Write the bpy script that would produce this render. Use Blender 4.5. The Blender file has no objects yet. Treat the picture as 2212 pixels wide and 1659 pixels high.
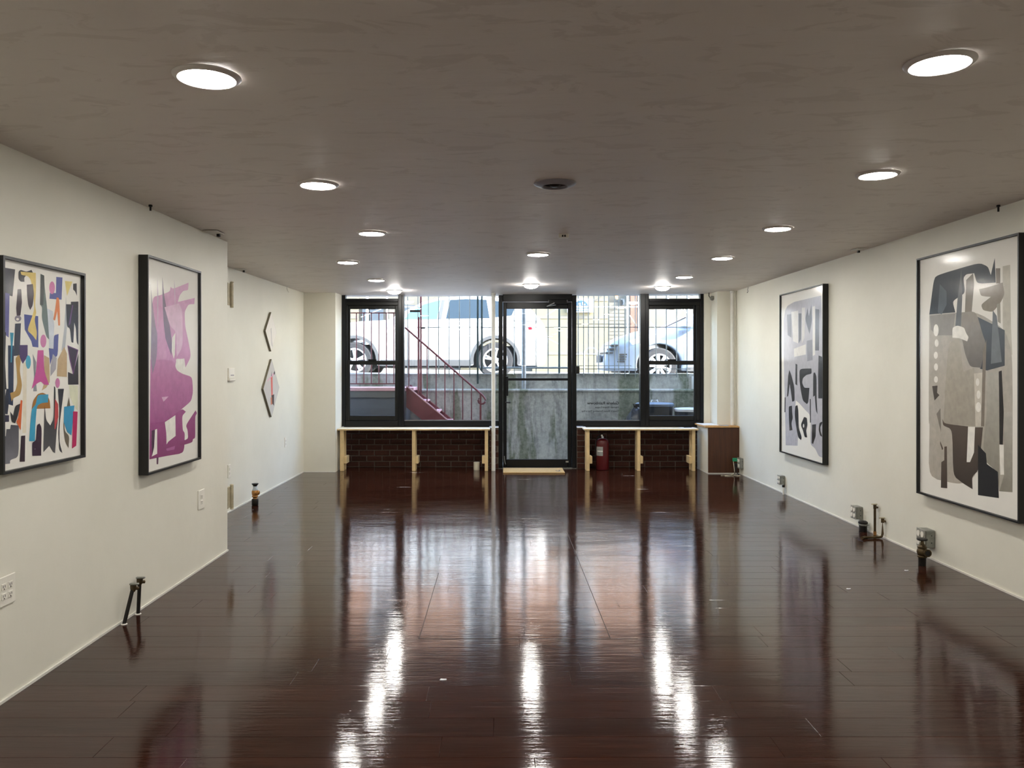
import bpy, bmesh, math, random
import numpy as np
from mathutils import Vector, Matrix

random.seed(7)
# ------------------------------------------------------------------ camera, sky, sun, exposure
W, H = 2212, 1659
F = 1750.0                 # focal length in pixels of the 2212 wide frame
VX, VY = 1080.0, 793.0     # where the room's long axis vanishes
CH = 1.42                  # eye height
K = F / 1800.0             # depths below were measured for f = 1800
scene = bpy.context.scene
cam_data = bpy.data.cameras.new('camera')
cam = bpy.data.objects.new('camera', cam_data)
scene.collection.objects.link(cam)
cam.location = (0, 0, CH)
cam.rotation_euler = (math.radians(90), 0, 0)
cam_data.sensor_fit = 'HORIZONTAL'
cam_data.sensor_width = 36.0
cam_data.lens = 36.0 * F / W
cam_data.shift_x = (W / 2 - VX) / W
cam_data.shift_y = (VY - H / 2) / W
cam_data.clip_start = 0.05
cam_data.clip_end = 300
scene.camera = cam

world = bpy.data.worlds.new('sky_world')
scene.world = world
world.use_nodes = True
wn = world.node_tree
wn.nodes.clear()
sky = wn.nodes.new('ShaderNodeTexSky')
sky.sky_type = 'NISHITA'
sky.sun_disc = False
sky.sun_elevation = math.radians(30)
sky.sun_rotation = math.radians(114)
bg = wn.nodes.new('ShaderNodeBackground')
bg.inputs['Strength'].default_value = 2.7
wo = wn.nodes.new('ShaderNodeOutputWorld')
wn.links.new(sky.outputs[0], bg.inputs[0])
wn.links.new(bg.outputs[0], wo.inputs[0])

sun_data = bpy.data.lights.new('sun', 'SUN')
sun_data.energy = 20.0
sun_data.angle = math.radians(0.6)
sun_data.color = (1.0, 0.96, 0.88)
sun = bpy.data.objects.new('sun', sun_data)
scene.collection.objects.link(sun)
sun.rotation_euler = Vector((-0.8, 0.36, -0.47)).to_track_quat('-Z', 'Y').to_euler()
sun.location = (6, 2, 14)

LAMP = 196.0               # radiance of the recessed lamps
vs = scene.view_settings
vs.view_transform = 'Standard'
vs.look = 'None'
vs.gamma = 1.0
vs.use_curve_mapping = False
vs.exposure = 0.0
scene.cycles.max_bounces = 8
scene.cycles.diffuse_bounces = 4
scene.cycles.glossy_bounces = 4
scene.cycles.transparent_max_bounces = 24
scene.cycles.sample_clamp_indirect = 12.0
scene.cycles.use_denoising = True
scene.cycles.use_adaptive_sampling = True
scene.cycles.adaptive_threshold = 0.03

COL = scene.collection.objects
D = lambda v: v * K                        # measured depth -> metres


def PX(x, y, dep):                          # pixel at measured depth -> world point
    return Vector(((x - VX) * dep / 1800.0, dep * K, CH - (y - VY) * dep / 1800.0))


def hceil(X, dep):                          # ceiling height: old sagging ceiling, not quite level
    t = (X + 2.1) / 5.29
    lo = 0.913 + 0.0084 * dep
    hi = 1.015 + 0.0013 * dep
    return CH + lo + (hi - lo) * t


# ------------------------------------------------------------------ materials
def lin(c):
    return tuple((v / 12.92 if v <= 0.04045 else ((v + 0.055) / 1.055) ** 2.4) for v in c)


def hexl(h):
    h = h.lstrip('#')
    return lin(tuple(int(h[i:i + 2], 16) / 255 for i in (0, 2, 4)))


class NT:
    def __init__(self, name):
        self.m = bpy.data.materials.new(name)
        self.m.use_nodes = True
        self.t = self.m.node_tree
        self.t.nodes.clear()
        self.out = self.t.nodes.new('ShaderNodeOutputMaterial')

    def n(self, typ, **kw):
        nd = self.t.nodes.new(typ)
        for k, v in kw.items():
            if k.startswith('i_'):
                nd.inputs[k[2:].replace('_', ' ')].default_value = v
            else:
                setattr(nd, k, v)
        return nd

    def l(self, a, b):
        self.t.links.new(a, b)

    def coords(self, scale=(1, 1, 1), world=True):
        if world:
            g = self.n('ShaderNodeNewGeometry').outputs['Position']
        else:
            g = self.n('ShaderNodeTexCoord').outputs['Object']
        mp = self.n('ShaderNodeMapping')
        mp.inputs['Scale'].default_value = scale
        self.l(g, mp.inputs[0])
        return mp.outputs[0]

    def noise(self, vec, scale, detail=4, rough=0.55, dist=0.0):
        nz = self.n('ShaderNodeTexNoise')
        nz.inputs['Scale'].default_value = scale
        nz.inputs['Detail'].default_value = detail
        nz.inputs['Roughness'].default_value = rough
        nz.inputs['Distortion'].default_value = dist
        self.l(vec, nz.inputs['Vector'])
        return nz.outputs['Fac']

    def ramp(self, fac, stops):
        r = self.n('ShaderNodeValToRGB')
        els = r.color_ramp.elements
        while len(els) < len(stops):
            els.new(0.5)
        for e, (p, c) in zip(els, stops):
            e.position = p
            e.color = tuple(c[:3]) + (1.0,)
        self.l(fac, r.inputs[0])
        return r.outputs[0]

    def mix(self, fac, a, b, mode='MIX'):
        m = self.n('ShaderNodeMix', data_type='RGBA', blend_type=mode)
        for sock, v in ((m.inputs[0], fac), (m.inputs[6], a), (m.inputs[7], b)):
            if hasattr(v, 'is_linked') or hasattr(v, 'links'):
                self.l(v, sock)
            else:
                sock.default_value = v if not isinstance(v, (tuple, list)) else tuple(v[:3]) + (1.0,)
        return m.outputs[2]

    def bump(self, h, strength, dist=0.01, normal=None):
        b = self.n('ShaderNodeBump')
        b.inputs['Strength'].default_value = strength
        b.inputs['Distance'].default_value = dist
        self.l(h, b.inputs['Height'])
        if normal is not None:
            self.l(normal, b.inputs['Normal'])
        return b.outputs[0]

    def principled(self, col=None, rough=0.5, metal=0.0, normal=None, spec=0.5, coat=0.0, coat_rough=0.05):
        p = self.n('ShaderNodeBsdfPrincipled')
        if col is not None:
            if isinstance(col, (tuple, list)):
                p.inputs['Base Color'].default_value = tuple(col[:3]) + (1.0,)
            else:
                self.l(col, p.inputs['Base Color'])
        if isinstance(rough, (int, float)):
            p.inputs['Roughness'].default_value = rough
        else:
            self.l(rough, p.inputs['Roughness'])
        p.inputs['Metallic'].default_value = metal
        p.inputs['Specular IOR Level'].default_value = spec
        p.inputs['Coat Weight'].default_value = coat
        p.inputs['Coat Roughness'].default_value = coat_rough
        if normal is not None:
            self.l(normal, p.inputs['Normal'])
        self.l(p.outputs[0], self.out.inputs[0])
        return p


M = {}


def simple(name, hexc, rough=0.5, metal=0.0, var=0.08, scale=14.0, bump=0.0, coat=0.0, spec=0.5, coat_rough=0.05):
    t = NT(name)
    c = hexl(hexc)
    f = t.noise(t.coords(), scale, 4)
    lo = tuple(max(0, v * (1 - var)) for v in c)
    hi = tuple(min(1, v * (1 + var)) for v in c)
    col = t.ramp(f, [(0.3, lo), (0.7, hi)])
    nr = t.bump(f, bump, 0.004) if bump else None
    t.principled(col, rough, metal, nr, spec, coat, coat_rough)
    M[name] = t.m
    return t.m


# wall paint: off-white, a little uneven, low sheen
t = NT('wall_paint')
v = t.coords()
f1 = t.noise(v, 1.3, 5, 0.6)
f2 = t.noise(v, 45, 3, 0.6)
col = t.ramp(f1, [(0.25, hexl('#dcd9cb')), (0.75, hexl('#e6e3d6'))])
nr = t.bump(f2, 0.10, 0.003, t.bump(f1, 0.25, 0.03))
t.principled(col, 0.55, 0, nr, 0.4)
M['wall_paint'] = t.m

# ceiling: grey taupe paint with patch marks and roller streaks
t = NT('ceiling_paint')
v = t.coords((1.0, 2.2, 1.0))
f1 = t.noise(v, 0.9, 6, 0.6, 0.6)
f2 = t.noise(v, 3.5, 5, 0.65, 1.2)
c1 = t.ramp(f1, [(0.3, hexl('#dad2cb')), (0.7, hexl('#e0d8d1'))])
patch = t.ramp(f2, [(0.55, (0, 0, 0)), (0.60, (1, 1, 1))])
c2 = t.mix(patch, c1, hexl('#d3cac2'))
f3 = t.noise(t.coords((1.2, 6, 1)), 1.0, 4, 0.6)
nr = t.bump(f3, 0.15, 0.03)
t.principled(c2, 0.5, 0, nr, 0.35)
M['ceiling_paint'] = t.m

# floor boards: dark red-brown, thick glossy varnish with cross ripples
t = NT('floor_board')
oi = t.n('ShaderNodeObjectInfo')
g = t.n('ShaderNodeNewGeometry').outputs['Position']
off = t.n('ShaderNodeVectorMath', operation='SCALE')
comb = t.n('ShaderNodeCombineXYZ')
t.l(oi.outputs['Random'], comb.inputs[0]); t.l(oi.outputs['Random'], comb.inputs[1])
t.l(comb.outputs[0], off.inputs[0]); off.inputs['Scale'].default_value = 37.0
add = t.n('ShaderNodeVectorMath', operation='ADD')
t.l(g, add.inputs[0]); t.l(off.outputs[0], add.inputs[1])
mp = t.n('ShaderNodeMapping'); mp.inputs['Scale'].default_value = (1.6, 26, 1)
t.l(add.outputs[0], mp.inputs[0])
grain = t.noise(mp.outputs[0], 1.5, 7, 0.65, 0.5)
col = t.ramp(grain, [(0.28, hexl('#21100b')), (0.5, hexl('#301810')), (0.75, hexl('#45271b'))])
rnd = t.ramp(oi.outputs['Random'], [(0.0, (0.80, 0.78, 0.78)), (1.0, (1.12, 1.10, 1.08))])
col = t.mix(1.0, col, rnd, 'MULTIPLY')
rip = t.noise(t.coords((2.2, 46, 1)), 1.0, 5, 0.62, 0.35)
rip2 = t.noise(t.coords((9, 70, 1)), 1.3, 3, 0.6, 0.2)
slow = t.noise(t.coords((1.3, 2.6, 1)), 1.0, 3, 0.5)
nr = t.bump(slow, 0.30, 0.010)
nr = t.bump(rip, 0.28, 0.0016, nr)
nr = t.bump(rip2, 0.36, 0.0007, nr)
t.principled(col, 0.075, 0, nr, 0.24)
M['floor_board'] = t.m
simple('floor_under', '#1d1210', 0.6)

# brick
t = NT('brick')
oi = t.n('ShaderNodeObjectInfo')
c = t.ramp(oi.outputs['Random'], [(0.0, hexl('#351d16')), (0.5, hexl('#45261d')), (1.0, hexl('#3d211b'))])
f = t.noise(t.coords(), 40, 5)
c = t.mix(0.35, c, t.ramp(f, [(0.3, hexl('#2a1712')), (0.7, hexl('#55301f'))]))
t.principled(c, 0.85, 0, t.bump(f, 0.5, 0.005), 0.3)
M['brick'] = t.m
simple('mortar', '#5b5148', 0.95, var=0.15, scale=30, bump=0.4)

# concrete with moss, dark weathering and runs
t = NT('concrete')
v = t.coords((1.0, 1.0, 0.45))
f1 = t.noise(v, 1.7, 7, 0.65, 0.4)
f2 = t.noise(t.coords((3.2, 1, 0.5)), 1.6, 6, 0.7, 0.3)
f3 = t.noise(t.coords(), 18, 6, 0.7)
f4 = t.noise(t.coords((1.9, 1, 0.28)), 1.25, 5, 0.6, 0.15)
c = t.ramp(f1, [(0.32, hexl('#7c7e7c')), (0.52, hexl('#a9aaa6')), (0.72, hexl('#c2c2bc'))])
c = t.mix(t.ramp(f2, [(0.52, (0, 0, 0)), (0.64, (0.75, 0.75, 0.75))]), c, hexl('#54585a'))
c = t.mix(t.ramp(f4, [(0.53, (0, 0, 0)), (0.575, (0.95, 0.95, 0.95))]), c, hexl('#4d5a3c'))
c = t.mix(0.35, c, t.ramp(f3, [(0.3, hexl('#565856')), (0.7, hexl('#d0cfc9'))]))
t.principled(c, 0.9, 0, t.bump(f3, 0.6, 0.01, t.bump(f1, 0.4, 0.03)), 0.25)
M['concrete'] = t.m
simple('pavement', '#a5a39d', 0.9, var=0.2, scale=9, bump=0.3)
simple('asphalt', '#6d6d6d', 0.95, var=0.2, scale=30, bump=0.4)
simple('stucco', '#d3d0c8', 0.9, var=0.1, scale=6)

simple('black_frame', '#06070a', 0.35, var=0.2, scale=6, spec=0.3)
simple('charcoal_frame', '#10100e', 0.45, var=0.12, scale=8, spec=0.3)
simple('picture_black', '#0d0d0d', 0.42, var=0.2)
simple('print_paper', '#efece4', 0.7, var=0.015)
simple('white_plastic', '#e9e5da', 0.4, var=0.03)
simple('dark_slot', '#1a1917', 0.6)
simple('trim_white', '#d9d7cf', 0.5, var=0.06)
simple('lamp_trim', '#cfcac6', 0.35, var=0.04)
simple('can_trim', '#8d8a90', 0.35, var=0.05)
simple('can_dark', '#1b1a18', 0.7)
simple('galvanised', '#8f908a', 0.42, 0.75, var=0.2, scale=25)
simple('zinc_plate', '#a7a69d', 0.4, 0.6, var=0.2, scale=25)
simple('black_iron', '#17130f', 0.5, 0.3, var=0.3, scale=20)
simple('old_brass', '#4e4029', 0.45, 0.6, var=0.4, scale=25)
simple('bright_brass', '#a97a45', 0.4, 0.7, var=0.3, scale=25)
simple('pale_wood', '#d8bd8c', 0.6, var=0.12, scale=8, bump=0.1)
simple('bench_board', '#e8dcc2', 0.55, var=0.05, scale=6)
simple('plywood_edge', '#b98d57', 0.6, var=0.15, scale=20)
simple('red_enamel', '#4e050c', 0.3, var=0.1)
simple('grey_label', '#8c8f8c', 0.5, var=0.1)
simple('white_print', '#e8e8e4', 0.5, var=0.02)
simple('chrome', '#b9bcc0', 0.2, 1.0, var=0.1)
simple('rubber', '#161616', 0.7, var=0.2)
simple('coir', '#b99b68', 0.95, var=0.3, scale=160, bump=0.8)
simple('black_ink', '#0c0c0d', 0.5)
simple('paper_white', '#eef0f6', 0.6, var=0.02)
simple('paper_grey', '#8f98a3', 0.6, var=0.1, scale=40)
simple('green_plastic', '#1c8a63', 0.4)
simple('cream_plastic', '#d9d2bb', 0.5, var=0.05)
simple('hinge_paint', '#b3aa90', 0.45, var=0.2, scale=30)
simple('stone_blue', '#b9c4cc', 0.5, var=0.15, scale=40)
simple('maroon_steel', '#6b2f39', 0.5, var=0.15, scale=12)
simple('tread_pink', '#c79aa0', 0.6, var=0.1)
simple('landing_panel', '#4f5560', 0.6, var=0.1)
simple('fence_iron', '#6a6e6c', 0.5, 0.3, var=0.2)
simple('dark_post', '#26393b', 0.5, 0.3, var=0.2)
simple('grey_post', '#8e949a', 0.5, 0.2, var=0.2)
simple('car_white', '#f2f2f0', 0.3, coat=1.0, var=0.01, coat_rough=0.2)
simple('car_silver', '#8e99a8', 0.3, 0.35, coat=1.0, var=0.02, coat_rough=0.2)
simple('car_trim', '#5c5d5e', 0.6, var=0.1)
simple('car_dark', '#15171a', 0.5, var=0.2)
simple('tyre', '#3a3a3c', 0.85, var=0.2)
simple('alloy', '#dfe1e3', 0.35, 0.3, var=0.05)
simple('tail_red', '#d0152a', 0.3)
simple('lens_clear', '#d7dde2', 0.15, var=0.03)
simple('bin_black', '#2b3038', 0.55, var=0.2)
simple('bin_lid', '#5b6472', 0.5, var=0.15)
simple('bag_black', '#1d2229', 0.25, var=0.3, scale=18, bump=0.8)
simple('shop_cream', '#6b644f', 0.85, var=0.06, scale=2)
simple('shop_grey', '#5d5950', 0.8, var=0.08, scale=2)
simple('shop_dark', '#3d4349', 0.4, var=0.2)
simple('pier_brown', '#6b4a3e', 0.8, var=0.2)
simple('white_metal', '#eceeee', 0.4, var=0.03)
simple('sign_blue', '#1f4274', 0.5, var=0.05)
simple('sign_orange', '#e58a5a', 0.5)

# far brick of the upper storeys across the street
t = NT('far_brick')
br = t.n('ShaderNodeTexBrick')
br.inputs['Color1'].default_value = (*hexl('#96705c'), 1)
br.inputs['Color2'].default_value = (*hexl('#a27e6a'), 1)
br.inputs['Mortar'].default_value = (*hexl('#a08c7e'), 1)
br.inputs['Scale'].default_value = 4.0
mpn = t.n('ShaderNodeMapping')
mpn.inputs['Rotation'].default_value = (math.radians(90), 0, 0)
t.l(t.n('ShaderNodeNewGeometry').outputs['Position'], mpn.inputs[0])
t.l(mpn.outputs[0], br.inputs['Vector'])
t.principled(br.outputs[0], 0.9, 0, None, 0.2)
M['far_brick'] = t.m

# stained oak cabinet front
t = NT('oak_panel')
gr = t.noise(t.coords((38, 1, 1.6)), 1.0, 6, 0.65, 0.8)
c = t.ramp(gr, [(0.3, hexl('#3a2114')), (0.55, hexl('#4c2d1b')), (0.8, hexl('#5b3821'))])
t.principled(c, 0.45, 0, t.bump(gr, 0.2, 0.002), 0.4)
M['oak_panel'] = t.m


def glass(name, tint=(1, 1, 1), f0=0.04, rough=0.0, gz=0.9):
    t = NT(name)
    tr = t.n('ShaderNodeBsdfTransparent'); tr.inputs[0].default_value = (*tint, 1)
    gl = t.n('ShaderNodeBsdfGlossy'); gl.inputs['Roughness'].default_value = rough
    ge = t.n('ShaderNodeNewGeometry')
    dt = t.n('ShaderNodeVectorMath', operation='DOT_PRODUCT')
    t.l(ge.outputs['Normal'], dt.inputs[0]); t.l(ge.outputs['Incoming'], dt.inputs[1])
    ab = t.n('ShaderNodeMath', operation='ABSOLUTE'); t.l(dt.outputs['Value'], ab.inputs[0])
    om = t.n('ShaderNodeMath', operation='SUBTRACT'); om.inputs[0].default_value = 1.0; t.l(ab.outputs[0], om.inputs[1])
    pw = t.n('ShaderNodeMath', operation='POWER'); t.l(om.outputs[0], pw.inputs[0]); pw.inputs[1].default_value = 5.0
    fr = t.n('ShaderNodeMath', operation='MULTIPLY_ADD')
    t.l(pw.outputs[0], fr.inputs[0]); fr.inputs[1].default_value = gz; fr.inputs[2].default_value = f0
    mx = t.n('ShaderNodeMixShader')
    t.l(fr.outputs[0], mx.inputs[0]); t.l(tr.outputs[0], mx.inputs[1]); t.l(gl.outputs[0], mx.inputs[2])
    t.l(mx.outputs[0], t.out.inputs[0])
    M[name] = t.m


glass('window_glass', (0.965, 0.98, 0.98), 0.03)
glass('picture_glass', (0.99, 0.99, 0.99), 0.004, 0.14, 0.4)
t = NT('car_glass')
t.principled(hexl('#2b363b'), 0.08, 0, None, 0.5)
M['car_glass'] = t.m
t = NT('car_glass_pale')
t.principled(hexl('#54878a'), 0.08, 0, None, 0.5)
M['car_glass_pale'] = t.m


def emit(name, col, s):
    t = NT(name)
    e = t.n('ShaderNodeEmission')
    e.inputs[0].default_value = (*col, 1); e.inputs[1].default_value = s
    t.l(e.outputs[0], t.out.inputs[0])
    M[name] = t.m


emit('lamp_lens', (1.0, 0.965, 0.90), LAMP)
emit('lantern_glow', (1.0, 0.45, 0.12), 9.0)

t = NT('painted_print')
at = t.n('ShaderNodeVertexColor'); at.layer_name = 'paint'
wash = t.noise(t.coords(), 22, 5, 0.6)
c = t.mix(0.5, at.outputs[0], t.ramp(wash, [(0.3, (0.8, 0.8, 0.8)), (0.7, (1.2, 1.2, 1.2))]), 'MULTIPLY')
t.principled(c, 0.7, 0, None, 0.3)
M['painted_print'] = t.m

# ------------------------------------------------------------------ building helpers
WLOC = {}


def wl(o):
    return WLOC.get(o.name, Vector((0, 0, 0)))


def link(o, loc, parent=None):
    COL.link(o)
    WLOC[o.name] = Vector(loc)
    if parent is not None:
        o.parent = parent
        o.location = Vector(loc) - wl(parent)
    else:
        o.location = loc
    return o


def tag(o, label=None, cat=None, group=None, kind=None):
    if label: o['label'] = label
    if cat: o['category'] = cat
    if group: o['group'] = group
    if kind: o['kind'] = kind
    return o


def thing(name, label, cat, loc, group=None, kind=None):
    o = bpy.data.objects.new(name, None)
    o.empty_display_size = 0.1
    link(o, Vector(loc))
    return tag(o, label, cat, group, kind)


class MB:
    def __init__(self):
        self.bm = bmesh.new()

    def box(self, x0, x1, y0, y1, z0, z1):
        vs_ = [self.bm.verts.new(p) for p in ((x0, y0, z0), (x1, y0, z0), (x1, y1, z0), (x0, y1, z0),
                                              (x0, y0, z1), (x1, y0, z1), (x1, y1, z1), (x0, y1, z1))]
        for f in ((0, 3, 2, 1), (4, 5, 6, 7), (0, 1, 5, 4), (1, 2, 6, 5), (2, 3, 7, 6), (3, 0, 4, 7)):
            self.bm.faces.new([vs_[i] for i in f])
        return self

    def tube(self, pts, r, seg=12, cap=True):
        pts = [Vector(p) for p in pts]
        rs = r if isinstance(r, (list, tuple)) else [r] * len(pts)
        rings = []
        up = None
        for i, p in enumerate(pts):
            d = (pts[min(i + 1, len(pts) - 1)] - pts[max(i - 1, 0)]).normalized()
            if up is None:
                up = Vector((0, 0, 1)) if abs(d.z) < 0.9 else Vector((1, 0, 0))
            a = d.cross(up).normalized()
            b = d.cross(a).normalized()
            up = -b if False else up
            rings.append([self.bm.verts.new(p + (a * math.cos(2 * math.pi * k / seg) + b * math.sin(2 * math.pi * k / seg)) * rs[i]) for k in range(seg)])
        for A, B in zip(rings, rings[1:]):
            for k in range(seg):
                self.bm.faces.new((A[k], A[(k + 1) % seg], B[(k + 1) % seg], B[k]))
        if cap:
            self.bm.faces.new(rings[0]); self.bm.faces.new(rings[-1][::-1])
        return self

    def lathe(self, prof, c=(0, 0, 0), axis='Z', seg=24, close=False):
        c = Vector(c)
        rings = []
        for r, h in prof:
            ring = []
            for k in range(seg):
                a = 2 * math.pi * k / seg
                if axis == 'Z': p = Vector((r * math.cos(a), r * math.sin(a), h))
                elif axis == 'Y': p = Vector((r * math.cos(a), h, r * math.sin(a)))
                else: p = Vector((h, r * math.cos(a), r * math.sin(a)))
                ring.append(self.bm.verts.new(c + p))
            rings.append(ring)
        pairs = list(zip(rings, rings[1:])) + ([(rings[-1], rings[0])] if close else [])
        for A, B in pairs:
            for k in range(seg):
                self.bm.faces.new((A[k], A[(k + 1) % seg], B[(k + 1) % seg], B[k]))
        if not close:
            self.bm.faces.new(rings[0]); self.bm.faces.new(rings[-1][::-1])
        return self

    def prism(self, poly, y0, y1):
        """polygon in (x,z) drawn out from y0 to y1"""
        A = [self.bm.verts.new((x, y0, z)) for x, z in poly]
        B = [self.bm.verts.new((x, y1, z)) for x, z in poly]
        self.bm.faces.new(A); self.bm.faces.new(B[::-1])
        n = len(poly)
        for i in range(n):
            self.bm.faces.new((A[i], B[i], B[(i + 1) % n], A[(i + 1) % n]))
        return self

    def bevel(self, off, seg=2):
        bmesh.ops.recalc_face_normals(self.bm, faces=self.bm.faces[:])
        es = [e for e in self.bm.edges if len(e.link_faces) == 2 and e.calc_face_angle(0) > 0.5]
        bmesh.ops.bevel(self.bm, geom=es, offset=off, segments=seg, affect='EDGES', profile=0.5, clamp_overlap=True)
        return self

    def mesh(self, name, mat, smooth=False):
        bmesh.ops.recalc_face_normals(self.bm, faces=self.bm.faces[:])
        me = bpy.data.meshes.new(name)
        self.bm.to_mesh(me); self.bm.free()
        me.materials.append(M[mat])
        if smooth:
            me.polygons.foreach_set('use_smooth', [True] * len(me.polygons))
            try:
                me.set_sharp_from_angle(angle=math.radians(38))
            except Exception:
                pass
        return me

    def build(self, name, mat, parent=None, smooth=False, label=None):
        lo = Vector((min(v.co.x for v in self.bm.verts), min(v.co.y for v in self.bm.verts), min(v.co.z for v in self.bm.verts)))
        hi = Vector((max(v.co.x for v in self.bm.verts), max(v.co.y for v in self.bm.verts), max(v.co.z for v in self.bm.verts)))
        org = Vector(((lo.x + hi.x) / 2, (lo.y + hi.y) / 2, lo.z))
        for v_ in self.bm.verts:
            v_.co -= org
        o = bpy.data.objects.new(name, self.mesh(name, mat, smooth))
        link(o, org, parent)
        if label: o['label'] = label
        return o


def inst(name, me, loc, parent, rot=None):
    o = bpy.data.objects.new(name, me)
    link(o, loc, parent)
    if rot is not None:
        o.rotation_euler = rot
    return o


def struct(o, label, cat):
    return tag(o, label, cat, None, 'structure')


def bx(x0, x1, y0, y1, z0, z1):
    return MB().box(x0, x1, y0, y1, z0, z1)


# ------------------------------------------------------------------ room shell
XL, XLF, XR = -2.105, -2.655, 3.19
YREAR = -3.8
YC = D(6.44)               # end of the near left wall
YB = D(11.26)              # front of the pier at the window wall
YWIN = D(11.70)            # inner face of the window frames
YOUT = D(12.00)            # outside of the front wall
ZT = 2.62

floor = struct(bx(XLF - 0.1, XR + 0.1, YREAR - 0.1, YOUT, -0.12, -0.012).build('floor', 'floor_under'),
               'dark glossy red-brown plank floor of the gallery room', 'floor')

PWID, PLEN, PTH = 0.166, 1.26, 0.012


def plank_bm(x0, x1, y0, y1, mb=None):
    mb = mb or MB()
    g_, b_ = 0.0003, 0.0009
    x0 += g_; x1 -= g_; y0 += g_; y1 -= g_
    lo = [mb.bm.verts.new(p) for p in ((x0, y0, -PTH), (x1, y0, -PTH), (x1, y1, -PTH), (x0, y1, -PTH))]
    mi = [mb.bm.verts.new(p) for p in ((x0, y0, -b_), (x1, y0, -b_), (x1, y1, -b_), (x0, y1, -b_))]
    hi = [mb.bm.verts.new(p) for p in ((x0 + b_, y0 + b_, 0), (x1 - b_, y0 + b_, 0), (x1 - b_, y1 - b_, 0), (x0 + b_, y1 - b_, 0))]
    mb.bm.faces.new(hi)
    for A, B in ((lo, mi), (mi, hi)):
        for k in range(4):
            mb.bm.faces.new((A[k], A[(k + 1) % 4], B[(k + 1) % 4], B[k]))
    return mb


full_plank = plank_bm(-PLEN / 2, PLEN / 2, 0, PWID).mesh('plank', 'floor_board')
rest = MB()
YP0 = D(2.86)
y = YP0
rows = []
while y < YWIN + 0.05:
    rows.append(y); y += PWID
pr = random.Random(3)
for ry in rows:
    xl = XL - 0.02 if ry + PWID < YC else XLF - 0.02
    x = xl - pr.uniform(0, PLEN * 0.9)
    while x < XR:
        a, b = max(x, xl), min(x + PLEN, XR + 0.02)
        if b - a > 0.02:
            if b - a > PLEN - 1e-4:
                inst('plank', full_plank, ((a + b) / 2, ry, 0), floor)
            else:
                me = plank_bm(-(b - a) / 2, (b - a) / 2, 0, PWID).mesh('plank', 'floor_board')
                inst('plank', me, ((a + b) / 2, ry, 0), floor)
        x += PLEN
y = YP0 - PWID
while y > YREAR - 0.1:
    x = XL - 0.02 - pr.uniform(0, PLEN * 0.9)
    while x < XR:
        a, b = max(x, XL - 0.02), min(x + PLEN, XR + 0.02)
        if b - a > 0.02:
            plank_bm(a, b, y, y + PWID, rest)
        x += PLEN
    y -= PWID
tag(rest.build('planking', 'floor_board', floor), kind='stuff')
hatch = MB()
hatch.box(-0.425, -0.421, D(4.35), D(5.75), 0.0001, 0.0006)
hatch.box(0.575, 0.579, D(4.35), D(7.15), 0.0001, 0.0006)
hatch.box(-0.425, 0.72, D(4.35), D(4.35) + 0.006, 0.0001, 0.0008)
hatch.build('hatch_seam', 'floor_under', floor)

w = MB(); w.box(XLF, XL, YREAR, YC, 0, ZT); w.bevel(0.004, 1)
struct(w.build('wall_left', 'wall_paint'), 'off-white wall hung with the two colourful framed prints', 'wall')
struct(bx(XLF - 0.15, XLF, YC - 0.3, YOUT, 0, ZT).build('wall_left_far', 'wall_paint'),
       'set-back off-white wall with the two diamond shaped panels', 'wall')
struct(bx(XR, XR + 0.15, YREAR, YOUT, 0, ZT).build('wall_right', 'wall_paint'),
       'long off-white wall hung with two tall monochrome framed prints', 'wall')
struct(bx(XLF, XR, YREAR - 0.15, YREAR, 0, ZT).build('wall_rear', 'wall_paint'), 'off-white wall behind the camera', 'wall')
w = MB()
w.box(XLF, -2.223, YB, YOUT, 0, ZT)
w.box(2.86, 2.95, YWIN, YOUT, 0, ZT)
w.box(2.95, XR, D(11.32), YOUT, 0, ZT)
struct(w.build('wall_back', 'wall_paint'), 'off-white piers framing the shop windows and glass door', 'wall')
fw = MB()
fw.box(-9, 9, YWIN + 0.02, YOUT + 0.12, ZT, 5.3)  # out of view; height set to shade the areaway but leave the cars sunlit
fw.box(-9, XLF, YWIN, YOUT + 0.12, 0, ZT)
fw.box(XR, 9, YWIN, YOUT + 0.12, 0, ZT)
fw.box(-9, 9, YREAR, YWIN + 0.02, ZT, ZT + 0.2)
fw.box(XLF, XR, YWIN + 0.02, YOUT, 2.50, ZT)
struct(fw.build('wall_front_shading', 'stucco'), 'unseen rendered street front above the shop windows, height set to shade the areaway', 'wall')

# ceiling grid
cb = MB()
nx, ny = 14, 36
gv = []
for j in range(ny + 1):
    yy = YREAR + (YOUT - YREAR) * j / ny
    gv.append([cb.bm.verts.new((XLF + (XR - XLF) * i / nx, yy, hceil(XLF + (XR - XLF) * i / nx, yy / K))) for i in range(nx + 1)])
for j in range(ny):
    for i in range(nx):
        cb.bm.faces.new((gv[j][i], gv[j + 1][i], gv[j + 1][i + 1], gv[j][i + 1]))
ceil = cb.build('ceiling', 'ceiling_paint', smooth=True)
struct(ceil, 'taupe painted ceiling with patch marks and recessed lights', 'ceiling')

# caulk line where the walls meet the floor
for nm, (x0, x1, y0, y1) in {'baseboard_left': (XL, XL + 0.008, YREAR, YC), 'baseboard_left_far': (XLF, XLF + 0.010, YC, YB),
                             'baseboard_right': (XR - 0.008, XR, YREAR, D(11.1)), 'baseboard_back': (XLF, -2.223, YB - 0.008, YB)}.items():
    struct(bx(x0, x1, y0, y1, 0, 0.012).build(nm, 'trim_white'), 'thin pale caulk strip along the foot of the wall', 'trim')

# ------------------------------------------------------------------ windows and door
WD = 11.70
wx = lambda px: (px - VX) * WD / 1800.0
wz = lambda py: CH - (py - VY) * WD / 1800.0
YG = YWIN + 0.05           # glass plane


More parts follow.
